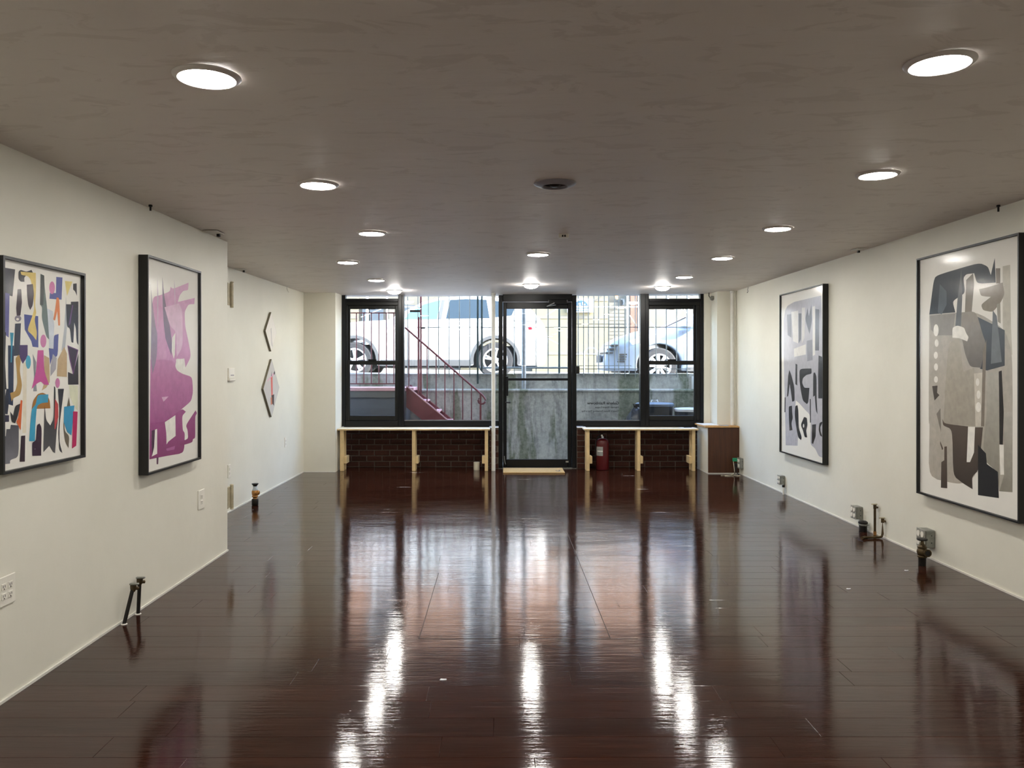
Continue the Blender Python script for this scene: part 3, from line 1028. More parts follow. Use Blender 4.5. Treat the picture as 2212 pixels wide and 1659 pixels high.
P4 = [('#c6c2b5', [(530, 240), (568, 232), (572, 560), (578, 705), (540, 680), (530, 560)]),
      (('#b7b2a8', '#b3aca0'), [(157, 490), (395, 475), (540, 570), (580, 700), (578, 1415), (510, 1410), (500, 1310), (445, 1260), (400, 1170), (395, 1320), (370, 1350), (310, 1375), (155, 1340), (160, 1060), (155, 1058)]),
      (('#b5b2a8', '#8c877b'), [(450, 800), (510, 790), (512, 1410), (500, 1310), (445, 1260), (430, 1180), (450, 1000)]),
      (('#b8b4aa', '#8f8a7e'), [(535, 1000), (578, 1000), (578, 1415), (512, 1410), (536, 1325)]),
      (('#454b52', '#3a4047'), [(190, 285), (410, 220), (455, 240), (470, 285), (490, 195), (495, 325), (400, 330), (385, 275), (345, 280), (330, 300), (340, 380), (275, 420), (290, 480), (157, 490), (178, 320)]),
      ('#5d666e', [(210, 330), (245, 370), (245, 440), (220, 490), (200, 480)]),
      ('#8a837a', [(495, 250), (518, 250), (518, 330), (497, 330)]),
      (('#7d766c', '#8c857b'), [(345, 310), (380, 275), (385, 330), (372, 490), (338, 488)]),
      ('#948c80', [(410, 360), (470, 345), (530, 325), (540, 385), (520, 430), (480, 480), (430, 470), (420, 440), (470, 400), (420, 395)]),
      ('#a6a195', [(500, 440), (518, 430), (520, 540), (505, 530)]),
      (('#565d63', '#43484d'), [(395, 500), (540, 575), (540, 760), (450, 785), (415, 775), (440, 640)]),
      ('#777c80', [(480, 470), (500, 500), (525, 740), (470, 750)]),
      (('#a09a90', '#6f6a66'), [(320, 480), (395, 475), (430, 600), (445, 640), (420, 770), (365, 765), (340, 700), (320, 600)]),
      ('#97938c', [(160, 495), (290, 485), (275, 600), (200, 600), (165, 570)]),
      ('#6b6e72', [(320, 255), (325, 400), (318, 560), (290, 555), (300, 420)]),
      (('#b3ad9f', '#a59e91'), [(255, 640), (310, 610), (330, 790), (385, 770), (395, 1075), (230, 1060), (240, 850)]),
      (WH, [(275, 560), (300, 548), (335, 560), (345, 590), (358, 610), (350, 632), (310, 615), (275, 612)]),
      ('#cfc9bc', [(385, 800), (430, 795), (432, 1075), (392, 1075)]),
      ('#857c70', [(430, 680), (448, 625), (436, 1075), (420, 1075)]),
      (WH, ell(192, 573, 13, 32)), (WH, ell(195, 640, 10, 20)), (WH, ell(191, 704, 10, 19)), (WH, ell(192, 765, 10, 19)), (WH, ell(192, 830, 10, 17)),
      (WH, ell(403, 845, 9, 20)), (WH, ell(408, 910, 10, 22)), (WH, ell(407, 975, 14, 26)),
      ('#4a443e', [(173, 865), (200, 862), (198, 900), (210, 912), (185, 940), (178, 900)]),
      ('#807a70', [(195, 1010), (215, 980), (218, 1105), (205, 1050)]),
      ('#2b2825', [(510, 790), (525, 785), (535, 1000), (530, 1170), (513, 1168), (512, 950)]),
      (WH, [(513, 1170), (535, 1170), (536, 1325), (518, 1325)]),
      (('#5c5148', '#3f3731'), [(225, 1035), (235, 1060), (355, 1075), (350, 1260), (385, 1210), (390, 1080), (430, 1080), (410, 1300), (375, 1335), (378, 1400), (330, 1370), (280, 1330), (275, 1090), (228, 1070)]),
      (WH, [(355, 1077), (390, 1077), (385, 1210), (365, 1260), (348, 1260)]),
      ('#222326', [(405, 1170), (445, 1215), (450, 1270), (505, 1310), (510, 1445), (405, 1430)]),
      (('#5f5349', '#473d36'), [(220, 1260), (235, 1250), (235, 1180), (248, 1178), (250, 1395), (218, 1392)]),
      ('#5b5249', [(214, 1150), (230, 1190), (224, 1198), (214, 1165)])]
framed_print('framed_print', 'tall black framed print of overlapping grey and charcoal shapes', 'right', D(5.025), D(6.262), 0.475, 2.232,
             [(110, 205), (625, 75), (622, 1565), (113, 1412)], P4, dep=0.062)


# two square panels hung on their corners
def diamond(label, yc, zc, half_y, half_z, shapes, mat):
    root = thing('diamond_panel', label, 'art panel', (XLF, yc, zc - half_z), 'diamond panels on the set-back wall')
    m = MB()
    P = [(yc - half_y, zc), (yc, zc - half_z), (yc + half_y, zc), (yc, zc + half_z)]
    A = [m.bm.verts.new((XLF + 0.004, a, b)) for a, b in P]
    B = [m.bm.verts.new((XLF + 0.024, a, b)) for a, b in P]
    m.bm.faces.new(A); m.bm.faces.new(B[::-1])
    for i in range(4):
        m.bm.faces.new((A[i], B[i], B[(i + 1) % 4], A[(i + 1) % 4]))
    m.build('backing', 'zinc_edge', root)
    m = MB()
    m.bm.faces.new([m.bm.verts.new((XLF + 0.0245, yc + (a - yc) * 0.985, zc + (b - zc) * 0.985)) for a, b in P])
    m.build('sheet', mat, root)
    bm_ = bmesh.new()
    layer = bm_.loops.layers.float_color.new('paint')
    for i, (c, pts) in enumerate(shapes):
        fc = bm_.faces.new([bm_.verts.new((XLF + 0.0248 + 0.0002 * i, yc + u * half_y, zc + v_ * half_z)) for u, v_ in pts])
        for lp in fc.loops:
            lp[layer] = (*hexl(c), 1)
    mb = MB(); mb.bm.free(); mb.bm = bm_
    mb.build('printed_shapes', 'painted_print', root)


simple('zinc_edge', '#77715f', 0.5, 0.2)
simple('panel_grey', '#c3c0bc', 0.6, var=0.03)
simple('panel_white', '#e6e1d9', 0.6, var=0.02)
diamond('smaller white diamond panel with a faint grey figure', D(9.585), 1.826, D(0.235), 0.226,
        [('#c9c5c2', [(-0.15, 0.15), (0.05, 0.2), (0.1, -0.3), (0.25, -0.75), (0.05, -0.7), (-0.05, -0.2)])], 'panel_white')
diamond('larger grey diamond panel with a red upright figure', D(9.60), 1.178, D(0.335), 0.334,
        [('#d9a9c0', [(-0.55, 0.22), (-0.45, 0.3), (0.35, 0.55), (0.35, 0.48)]), ('#4a4346', [(0.25, 0.52), (0.4, 0.6), (0.42, 0.5), (0.3, 0.44)]),
         ('#d0716b', [(-0.12, 0.35), (0.1, 0.42), (0.14, -0.25), (-0.05, -0.3)]), ('#7a6f74', [(-0.08, 0.42), (0.0, 0.6), (0.03, 0.4)]),
         ('#4b3f3d', [(-0.02, -0.25), (0.3, -0.22), (0.28, -0.62), (0.1, -0.55), (-0.05, -0.5)]),
         ('#c68164', [(-0.14, -0.33), (0.02, -0.3), (0.08, -0.55), (-0.12, -0.58)])], 'panel_grey')


# ------------------------------------------------------------------ benches
def bench(label, px0, px1, legs, z_top, group):
    sc = 11.36 / 1800.0
    x0, x1 = (px0 - VX) * sc, (px1 - VX) * sc
    yf, yb = D(11.36), YWIN - 0.015
    root = thing('window_bench', label, 'bench', ((x0 + x1) / 2, (yf + yb) / 2, 0), group)
    m = MB(); m.box(x0, x1, yf, yb, z_top - 0.02, z_top); m.bevel(0.003, 1)
    m.build('bench_top', 'bench_board', root)
    m = MB(); m.box(x0, x1, yf - 0.0015, yf - 0.0003, z_top - 0.019, z_top - 0.003); m.build('front_edge', 'pale_wood', root)
    for i, (a, b) in enumerate(legs):
        lx0, lx1 = (a - VX) * sc, (b - VX) * sc
        for y0_, y1_ in ((yf + 0.02, yf + 0.075), (yb - 0.16, yb - 0.105)):
            m = MB(); m.box(lx0, lx1, y0_, y1_, 0, z_top - 0.02); m.bevel(0.003, 1).build('leg', 'pale_wood', root)
        side = 1 if i < len(legs) - 1 else -1
        bx0, bx1 = (lx1, lx1 + 0.038) if side > 0 else (lx0 - 0.038, lx0)
        m = MB(); m.box(bx0, bx1, yf + 0.03, yb - 0.10, 0.10, 0.20); m.bevel(0.003, 1).build('brace', 'pale_wood', root)
    return root


bench('long plain wooden bench under the window showing the stair', 727, 1058.5, ((733.5, 742), (889.5, 897), (1047, 1054)), 0.578, 'wooden window benches')
bench('shorter plain wooden bench with a fire extinguisher under it', 1261.5, 1509, ((1267, 1274), (1377, 1384), (1496, 1503)), 0.578, 'wooden window benches')

# fire extinguisher
fx, fy = (1302 - VX) * 11.5 / 1800, D(11.53)
ex = thing('fire_extinguisher', 'red fire extinguisher standing on the floor under the shorter bench', 'extinguisher', (fx, fy, 0))
MB().lathe([(0.078, 0.0), (0.086, 0.006), (0.088, 0.02), (0.088, 0.36), (0.082, 0.40), (0.060, 0.425), (0.030, 0.435)], (fx, fy, 0), seg=32).build('cylinder_body', 'red_enamel', ex, True)
MB().lathe([(0.020, 0.43), (0.022, 0.455), (0.016, 0.47)], (fx, fy, 0), seg=16).build('neck', 'chrome', ex, True)
m = MB(); m.box(fx - 0.012, fx + 0.012, fy - 0.012, fy + 0.012, 0.46, 0.49)
m.build('valve_block', 'black_iron', ex)
MB().tube([(fx - 0.02, fy, 0.485), (fx + 0.03, fy - 0.01, 0.497), (fx + 0.055, fy - 0.02, 0.50)], 0.006, 6).build('carry_handle', 'chrome', ex, True)
MB().tube([(fx - 0.02, fy, 0.492), (fx + 0.02, fy - 0.01, 0.515), (fx + 0.05, fy - 0.02, 0.525)], 0.005, 6).build('squeeze_lever', 'black_iron', ex, True)
MB().tube([(fx - 0.012, fy, 0.475), (fx - 0.05, fy - 0.01, 0.47), (fx - 0.085, fy - 0.01, 0.42), (fx - 0.098, fy, 0.30), (fx - 0.098, fy, 0.14)], 0.010, 8).build('hose', 'rubber', ex, True)
MB().lathe([(0.012, -0.012), (0.013, -0.020), (0.010, -0.022)], (fx - 0.012, fy, 0.475), 'Y', 16).build('gauge', 'white_plastic', ex)
m = MB()
ring0, ring1 = [], []
for k in range(9):
    a = math.radians(180 + 15 + k * 9)
    ring0.append(m.bm.verts.new((fx + 0.0888 * math.cos(a), fy + 0.0888 * math.sin(a), 0.20)))
    ring1.append(m.bm.verts.new((fx + 0.0888 * math.cos(a), fy + 0.0888 * math.sin(a), 0.325)))
for k in range(8):
    m.bm.faces.new((ring0[k], ring0[k + 1], ring1[k + 1], ring1[k]))
lb = m.build('paper_label', 'grey_label', ex)
m = MB()
for k in range(2, 8):
    a0, a1 = math.radians(195 + k * 9), math.radians(195 + k * 9 + 7)
    q = [(fx + 0.0892 * math.cos(a), fy + 0.0892 * math.sin(a), z) for a, z in ((a0, 0.255), (a1, 0.255), (a1, 0.272), (a0, 0.272))]
    m.bm.faces.new([m.bm.verts.new(c) for c in q])
m.build('label_print', 'white_print', lb)

# cream canister
cx, cy = (1029.5 - VX) * 11.5 / 1800, D(11.50)
cn = thing('canister', 'small cream cylinder on the floor at the end of the longer bench', 'canister', (cx, cy, 0))
MB().lathe([(0.040, 0.0), (0.042, 0.004), (0.042, 0.100)], (cx, cy, 0), seg=24).build('canister_body', 'cream_plastic', cn, True)
MB().lathe([(0.0435, 0.096), (0.0435, 0.106), (0.040, 0.109)], (cx, cy, 0), seg=24).build('lid', 'cream_plastic', cn, True)

# door mat
xa, xb = (1087 - VX) * 11.12 / 1800, (1220.5 - VX) * 11.12 / 1800
mt = thing('door_mat', 'tan coir mat with a small black motif in front of the glass door', 'door mat', ((xa + xb) / 2, D(11.3), 0))
m = MB(); m.box(xa, xb, D(11.12), D(11.62), 0.0005, 0.016); m.bevel(0.004, 2).build('mat_pile', 'coir', mt)
m = MB(); m.box(xa + 0.002, xb - 0.002, D(11.12) + 0.002, D(11.62) - 0.002, 0.0001, 0.004); m.build('rubber_backing', 'rubber', mt)
mx_, my_ = xb - 0.085, D(11.30)
motif = MB()
for pts in ([(-0.03, -0.02), (-0.015, -0.055), (0.02, -0.06), (0.035, -0.01), (0.03, 0.06), (0.018, 0.055), (0.02, 0.0), (0.0, -0.03), (-0.012, -0.005)],
            [(-0.035, 0.01), (-0.01, 0.02), (-0.01, 0.05), (-0.03, 0.045)]):
    motif.bm.faces.new([motif.bm.verts.new((mx_ + a, my_ + b, 0.0166)) for a, b in pts])
motif.build('motif', 'black_ink', mt)

# white pipe beside the door and pipe in the corner
px_, py_ = (1065.8 - VX) * 11.42 / 1800, D(11.42)
zc_ = hceil(px_, 11.42)
pp = thing('white_pipe', 'white painted upright pipe from floor to ceiling beside the glass door', 'pipe', (px_, py_, 0))
MB().lathe([(0.027, 0.0005), (0.027, zc_ - 0.002)], (px_, py_, 0), seg=20).build('pipe_body', 'trim_white', pp, True)
MB().lathe([(0.027, zc_ - 0.035), (0.034, zc_ - 0.032), (0.034, zc_ - 0.004)], (px_, py_, 0), seg=20).build('collar', 'trim_white', pp, True)
px_, py_ = (1582 - VX) * 11.22 / 1800, D(11.22)
zc_ = hceil(px_, 11.22)
pp = thing('white_pipe', 'white painted pipe rising from the cabinet top in the corner', 'pipe', (px_, py_, 0.64))
MB().lathe([(0.025, 0.640), (0.025, zc_ - 0.002)], (px_, py_, 0), seg=20).build('pipe_body', 'trim_white', pp, True)
MB().lathe([(0.025, zc_ - 0.03), (0.032, zc_ - 0.027), (0.032, zc_ - 0.004)], (px_, py_, 0), seg=20).build('collar', 'trim_white', pp, True)

# ------------------------------------------------------------------ cabinet in the corner
cyf = D(11.11)
cx0, cx1 = 2.768, XR - 0.003
cab = thing('corner_cabinet', 'low wooden box cabinet with a white side in the corner', 'cabinet', ((cx0 + cx1) / 2, cyf + 0.3, 0))
m = MB(); m.box(cx0, cx0 + 0.018, cyf + 0.002, YWIN - 0.004, 0.004, 0.612); m.build('side_panel', 'wall_paint', cab)
m = MB(); m.box(cx0 + 0.006, cx1, cyf - 0.012, cyf + 0.001, 0.012, 0.612); m.bevel(0.002, 1).build('front_panel', 'oak_panel', cab)
m = MB(); m.box(cx0 - 0.035, 2.948, cyf - 0.02, YWIN - 0.004, 0.613, 0.634); m.box(2.948, cx1, cyf - 0.02, D(11.32) - 0.002, 0.613, 0.634)
m.bevel(0.003, 1).build('cabinet_top', 'plywood_edge', cab)
m = MB(); m.box(cx0 - 0.003, cx1, cyf - 0.016, cyf - 0.0125, 0.0005, 0.011); m.box(cx0 - 0.006, cx0 - 0.001, cyf - 0.012, YWIN - 0.01, 0.0005, 0.011)
m.build('foot_trim', 'trim_white', cab)


def paper(label, x, y_, z, a, b, rot, mat, group=None, th=0.0016, name='paper_sheet'):
    m = MB()
    n = 6
    top = []
    for i in range(n + 1):
        for j in range(2):
            u = (i / n - 0.5) * a
            top.append(m.bm.verts.new((u, (j - 0.5) * b, th + 0.002 * math.sin(i * 1.3 + j))))
    for i in range(n):
        m.bm.faces.new((top[2 * i], top[2 * i + 2], top[2 * i + 3], top[2 * i + 1]))
    ext = bmesh.ops.extrude_face_region(m.bm, geom=m.bm.faces[:])
    for v_ in [g_ for g_ in ext['geom'] if isinstance(g_, bmesh.types.BMVert)]:
        v_.co.z = 0.0
    me = m.mesh(name, mat)
    o = bpy.data.objects.new(name, me)
    link(o, Vector((x, y_, z)))
    o.rotation_euler = (0, 0, rot)
    return tag(o, label, 'paper', group)


paper('white sheet of paper lying on the shorter bench beside the cabinet', 2.60, D(11.55), 0.5785, 0.21, 0.15, 0.15, 'paper_white')
pen = thing('pen', 'dark pen lying across the white sheet on the bench', 'pen', (2.60, D(11.55), 0.584))
MB().tube([(2.545, D(11.53), 0.5865), (2.655, D(11.55), 0.5865)], 0.004, 8).build('barrel', 'dark_slot', pen, True)
MB().tube([(2.655, D(11.55), 0.5865), (2.668, D(11.553), 0.5865)], [0.003, 0.001], 8).build('tip', 'chrome', pen, True)
paper('stack of white sheets spread over the cabinet top near the window', 2.84, D(11.42), 0.6345, 0.20, 0.36, 0.05, 'paper_white', th=0.006, name='paper_stack')
paper('grey printed card lying on the cabinet top beside the white sheets', 3.01, D(11.19), 0.6345, 0.11, 0.12, -0.1, 'paper_grey', th=0.003, name='printed_card')


# ------------------------------------------------------------------ outlets, boxes, plates on walls
def outlet_plate(label, side_x, s, y_, z, wdt, hgt, gangs, group='white wall outlet plates'):
    root = thing('wall_outlet', label, 'outlet', (side_x, y_, z - hgt / 2), group)
    a_, b_ = sorted((side_x + s * 0.0005, side_x + s * 0.007))
    m = MB(); m.box(a_, b_, y_ - wdt / 2, y_ + wdt / 2, z - hgt / 2, z + hgt / 2); m.bevel(0.002, 1).build('plate', 'white_plastic', root)
    for g_ in range(gangs):
        yc = y_ + (g_ - (gangs - 1) / 2) * 0.046
        for dz in (0.02, -0.02):
            a_, b_ = sorted((side_x + s * 0.007, side_x + s * 0.010))
            m = MB(); m.box(a_, b_, yc - 0.016, yc + 0.016, z + dz - 0.014, z + dz + 0.014)
            soc = m.bevel(0.003, 1).build('socket', 'white_plastic', root)
            a_, b_ = sorted((side_x + s * 0.010, side_x + s * 0.0104))
            m = MB()
            m.box(a_, b_, yc - 0.008, yc - 0.005, z + dz - 0.003, z + dz + 0.007)
            m.box(a_, b_, yc + 0.005, yc + 0.008, z + dz - 0.003, z + dz + 0.007)
            m.box(a_, b_, yc - 0.003, yc + 0.003, z + dz - 0.011, z + dz - 0.006)
            m.build('slots', 'dark_slot', soc)
    return root


outlet_plate('white double outlet plate near the camera, low on the wall below the multicoloured print', XL, 1, D(3.545), 0.470, 0.125, 0.125, 2)
outlet_plate('white outlet plate below the pink framed print', XL, 1, D(5.86), 0.490, 0.115, 0.135, 1)
outlet_plate('white outlet plate low on the set-back wall beside the pier', XLF, 1, D(10.3), 0.49, 0.075, 0.12, 1)
outlet_plate('white outlet plate half hidden behind the wall corner near the lower hinge', XLF, 1, D(8.16), 0.40, 0.075, 0.13, 1)

th = thing('thermostat', 'white thermostat box half hidden behind the wall corner', 'thermostat', (XLF, D(8.2), 1.28))
m = MB(); m.box(XLF + 0.001, XLF + 0.022, D(8.10), D(8.275), 1.31, 1.41); m.bevel(0.004, 2).build('cover', 'white_plastic', th)
m = MB(); m.box(XLF + 0.001, XLF + 0.030, D(8.10), D(8.275), 1.285, 1.308); m.bevel(0.003, 1).build('lower_strip', 'white_plastic', th)
m = MB(); m.box(XLF + 0.022, XLF + 0.0225, D(8.15), D(8.25), 1.335, 1.345); m.build('vent_slot', 'can_trim', th)

# big painted hinges left on the end of the near wall
for lab, z0, z1 in (('tan painted door hinge barrel high on the wall corner', 1.42 + 132 * 6.5 / 1800, 1.42 + 182 * 6.5 / 1800),
                    ('tan painted door hinge barrel low on the wall corner', 1.42 - 305 * 6.5 / 1800, 1.42 - 257 * 6.5 / 1800)):
    hx, hy = -2.098, D(6.52)
    hg = thing('hinge_remnant', lab, 'hinge', (hx, hy, z0))
    MB().lathe([(0.013, z0), (0.014, z0 + 0.004), (0.014, z1 - 0.004), (0.013, z1)], (hx, hy, 0), seg=16).build('barrel', 'hinge_paint', hg, True)
    for zz in (z0 - 0.012, z1):
        MB().lathe([(0.010, zz), (0.016, zz + 0.005), (0.010, zz + 0.012)], (hx, hy, 0), seg=14).build('finial', 'hinge_paint', hg, True)
    m = MB(); m.box(hx - 0.06, hx - 0.004, YC + 0.0005, YC + 0.004, z0 + 0.004, z1 - 0.004); m.build('hinge_leaf', 'hinge_paint', hg)
    m = MB(); m.box(hx - 0.022, hx - 0.009, YC + 0.0045, hy, z0 + 0.006, z1 - 0.006); m.build('knuckle_web', 'hinge_paint', hg)


def box_outlet(name, label, y_, z0, z1, wdt, dep_, extra=None, cat='outlet box'):
    """surface metal outlet box on the right wall"""
    root = thing(name, label, cat, (XR, y_, z0), 'metal outlet boxes along the wall')
    m = MB(); m.box(XR - dep_, XR - 0.001, y_ - wdt / 2, y_ + wdt / 2, z0, z1); m.bevel(0.008, 2).build('metal_box', 'galvanised', root)
    m = MB(); m.box(XR - dep_ - 0.006, XR - dep_ - 0.0005, y_ - wdt / 2 - 0.003, y_ + wdt / 2 + 0.003, z0 - 0.002, z1 + 0.002); m.bevel(0.004, 2)
    pl = m.build('cover_plate', 'zinc_plate', root)
    zc = (z0 + z1) / 2
    for gy in (-1, 1):
        for gz in (-1, 1):
            pts = ell(0, 0, wdt * 0.17, (z1 - z0) * 0.17, 14)
            m = MB()
            A = [m.bm.verts.new((XR - dep_ - 0.0065, y_ + gy * wdt * 0.24 + a, zc + gz * (z1 - z0) * 0.23 + b)) for a, b in pts]
            B = [m.bm.verts.new((XR - dep_ - 0.0115, y_ + gy * wdt * 0.24 + a, zc + gz * (z1 - z0) * 0.23 + b)) for a, b in pts]
            m.bm.faces.new(A); m.bm.faces.new(B[::-1])
            for k in range(14):
                m.bm.faces.new((A[k], B[k], B[(k + 1) % 14], A[(k + 1) % 14]))
            m.build('receptacle', 'white_plastic', root)
    for k in (0.3, 0.7):
        MB().lathe([(0.004, -0.001), (0.004, -0.003)], (XR - dep_ * 0.4, y_ - wdt / 2, z0 + (z1 - z0) * k), 'Y', 8).build('knockout', 'dark_slot', root)
    return root


# nearest: box with an old valve in front
box_outlet('metal_outlet_box', 'grey metal outlet box behind the old brass valve', D(6.16), 0.092, 0.224, 0.115, 0.075)
vX, vYy = 3.02, D(5.96)
vv = thing('pipe_valve', 'old brass radiator valve with open side port standing on the floor', 'valve', (vX, vYy, 0))
MB().lathe([(0.026, 0.0005), (0.026, 0.060), (0.027, 0.064)], (vX, vYy, 0), seg=20).build('pipe_stub', 'black_iron', vv, True)
MB().lathe([(0.026, 0.058), (0.032, 0.061), (0.033, 0.070), (0.029, 0.074), (0.034, 0.084), (0.037, 0.098), (0.034, 0.116), (0.028, 0.124), (0.033, 0.128), (0.033, 0.137), (0.026, 0.141), (0.022, 0.150), (0.013, 0.156), (0.010, 0.170), (0.010, 0.182)], (vX, vYy, 0), seg=24).build('valve_body', 'old_brass', vv, True)
MB().lathe([(0.022, 0.02), (0.023, -0.034), (0.027, -0.036), (0.027, -0.048), (0.020, -0.048), (0.018, -0.02)], (vX + 0.016, vYy, 0.098), 'Y', 20).build('side_port', 'old_brass', vv, True)
MB().lathe([(0.0185, -0.040), (0.0185, -0.046)], (vX + 0.016, vYy, 0.098), 'Y', 18).build('port_opening', 'dark_slot', vv)
MB().lathe([(0.012, 0.180), (0.034, 0.182), (0.037, 0.188), (0.034, 0.195), (0.012, 0.197)], (vX, vYy, 0), seg=24).build('handwheel', 'black_iron', vv, True)

# middle: box above a capped drain stub
box_outlet('metal_outlet_box', 'grey metal outlet box above the capped black stub', D(7.37), 0.082, 0.192, 0.10, 0.06)
sX, sY = 3.137, D(7.20)
st = thing('capped_stub', 'short black capped iron pipe stub on the floor', 'pipe stub', (sX, sY, 0))
MB().lathe([(0.033, 0.0005), (0.033, 0.050)], (sX, sY, 0), seg=24).build('stub_body', 'black_iron', st, True)
MB().lathe([(0.035, 0.051), (0.037, 0.055), (0.037, 0.063), (0.035, 0.066)], (sX, sY, 0), seg=24).build('clamp_band', 'galvanised', st, True)
MB().lathe([(0.037, 0.067), (0.040, 0.072), (0.038, 0.084), (0.026, 0.092), (0.010, 0.094)], (sX, sY, 0), seg=24).build('cap', 'black_iron', st, True)
m = MB(); m.box(sX + 0.034, sX + 0.046, sY - 0.024, sY - 0.016, 0.054, 0.064); m.build('clamp_screw', 'chrome', st)

# far box on a conduit
box_outlet('metal_outlet_box', 'grey metal outlet box on a short conduit below the letter-like print', D(9.36), 0.105, 0.205, 0.09, 0.055)
cd = thing('conduit', 'short pale conduit rising from the floor to the far outlet box', 'conduit', (XR - 0.03, D(9.30), 0))
MB().tube([(XR - 0.03, D(9.29), 0.0005), (XR - 0.03, D(9.29), 0.10)], 0.011, 10).build('tube', 'trim_white', cd, True)
MB().tube([(XR - 0.03, D(9.29), 0.082), (XR - 0.03, D(9.29), 0.103)], 0.015, 10).build('locknut', 'black_iron', cd, True)

# pair of capped brass water pipes with a bend along the floor
wp = thing('capped_pipes', 'two brass water pipes of unequal height joined along the floor by the wall', 'pipes', (3.1, D(6.95), 0))
pa, pb = Vector((3.163, D(7.03), 0)), Vector((3.168, D(6.90), 0))
pc = Vector((3.0, D(6.88), 0.012))
MB().tube([pc, (pb.x - 0.03, pb.y - 0.004, 0.012), (pb.x - 0.008, pb.y - 0.002, 0.018), (pb.x, pb.y, 0.040), (pb.x, pb.y, 0.158)], 0.0098, 12).build('short_pipe', 'old_brass', wp, True)
MB().tube([(pa.x, pa.y, 0.010), (pa.x, pa.y, 0.25)], 0.0098, 12).build('tall_pipe', 'old_brass', wp, True)
MB().tube([(pc.x - 0.016, pc.y - 0.016, 0.0135), (pc.x + 0.016, pc.y, 0.0135)], 0.013, 12).build('elbow', 'old_brass', wp, True)
MB().tube([(pa.x, pa.y, 0.002), (pa.x, pa.y, 0.035)], 0.0125, 12).build('joint', 'bright_brass', wp, True)
for q, zt in ((pa, 0.25), (pb, 0.158)):
    vh = MB().tube([(q.x, q.y, zt - 0.026), (q.x, q.y, zt + 0.008)], 0.0125, 12).build('stop_valve', 'old_brass', wp, True)
    MB().tube([(q.x + 0.004, q.y, zt - 0.008), (q.x + 0.008, q.y - 0.03, zt - 0.010)], 0.008, 10).build('valve_outlet', 'old_brass', vh, True)
    m = MB(); m.box(q.x - 0.030, q.x + 0.020, q.y - 0.006, q.y + 0.006, zt + 0.009, zt + 0.018); m.bevel(0.003, 2).build('tee_handle', 'hinge_paint', vh)

# pair of capped pipes at the near left wall
lp = thing('capped_pipes', 'two dark capped pipes leaning together at the foot of the wall', 'pipes', (XL + 0.03, D(4.68), 0))
for (x0_, y0_, x1_, y1_) in ((XL + 0.030, D(4.60), XL + 0.055, D(4.66)), (XL + 0.025, D(4.79), XL + 0.030, D(4.80))):
    MB().tube([(x0_, y0_, 0.0005), (x1_, y1_, 0.195)], 0.0105, 12).build('riser', 'black_iron', lp, True)
    MB().tube([(x1_ - 0.002, y1_ - 0.004, 0.165), (x1_, y1_, 0.18), (x1_, y1_, 0.200)], [0.011, 0.017, 0.017], 12).build('stop_valve', 'old_brass', lp, True)
    MB().tube([(x1_, y1_, 0.182), (x1_ + 0.02, y1_ + 0.02, 0.178)], 0.009, 10).build('valve_outlet', 'old_brass', lp, True)
    m = MB(); m.box(x1_ - 0.02, x1_ + 0.03, y1_ - 0.01, y1_ + 0.01, 0.202, 0.212); m.bevel(0.003, 1).build('tee_handle', 'galvanised', lp)
    MB().lathe([(0.014, 0.0004), (0.018, 0.001), (0.014, 0.005)], (x0_, y0_, 0), seg=14).build('floor_ring', 'trim_white', lp, True)

# stacked valve on the floor by the set-back wall
vx_, vy_ = (551 - VX) * 8.55 / 1800, D(8.55)
sv = thing('capped_valve', 'small stacked pipe fitting of black, grey and brass on the floor', 'valve', (vx_, vy_, 0))
s_ = 8.55 / 1800
MB().lathe([(0.030, 0.0005), (0.034, 0.006), (0.034, 0.060), (0.031, 0.068), (0.026, 0.072)], (vx_, vy_, 0), seg=24).build('pipe_stub', 'black_iron', sv, True)
MB().lathe([(0.022, 0.071), (0.020, 0.080), (0.030, 0.088), (0.032, 0.096), (0.028, 0.103), (0.031, 0.112), (0.034, 0.130), (0.032, 0.150), (0.024, 0.160)], (vx_, vy_, 0), seg=24).build('brass_body', 'bright_brass', sv, True)
MB().lathe([(0.013, 0), (0.022, 0.006), (0.024, 0.025), (0.018, 0.034)], (vx_ + 0.012, vy_ - 0.004, 0.132), 'X', 18).build('side_boss', 'bright_brass', sv, True)
MB().lathe([(0.027, 0.156), (0.028, 0.164), (0.021, 0.176), (0.021, 0.198)], (vx_, vy_, 0), seg=20).build('grey_collar', 'stone_blue', sv, True)
MB().lathe([(0.018, 0.196), (0.020, 0.204), (0.034, 0.220), (0.034, 0.226), (0.010, 0.228)], (vx_, vy_, 0), seg=24).build('cap', 'black_iron', sv, True)

# outlet box by the cabinet with plugs and cords
cbx = box_outlet('metal_outlet_box', 'grey metal outlet box with plugs beside the wooden cabinet', D(10.97), 0.085, 0.225, 0.11, 0.045)
gp = thing('plug_adapter', 'small green plug adapter in the outlet box by the cabinet', 'plug', (XR - 0.10, D(11.0), 0.17))
m = MB(); m.box(XR - 0.115, XR - 0.058, D(10.99), D(11.03), 0.175, 0.218); m.bevel(0.004, 2).build('adapter_body', 'green_plastic', gp)
MB().tube([(XR - 0.110, D(10.99) + 0.01, 0.176), (XR - 0.108, D(10.98), 0.12), (XR - 0.10, D(10.97), 0.03), (XR - 0.16, D(10.92), 0.006), (XR - 0.26, D(10.86), 0.005), (XR - 0.16, D(10.80), 0.005), (XR - 0.06, D(10.86), 0.005), (XR - 0.12, D(10.93), 0.005), (XR - 0.30, D(10.90), 0.005)], 0.0035, 6).build('cord', 'cream_plastic', gp, True)
bp = thing('black_plug', 'black plugs with looping black cords below the green adapter', 'plug', (XR - 0.09, D(11.0), 0.003))
m = MB(); m.box(XR - 0.10, XR - 0.058, D(10.985), D(11.02), 0.105, 0.150); m.bevel(0.006, 2).build('plug_body', 'rubber', bp)
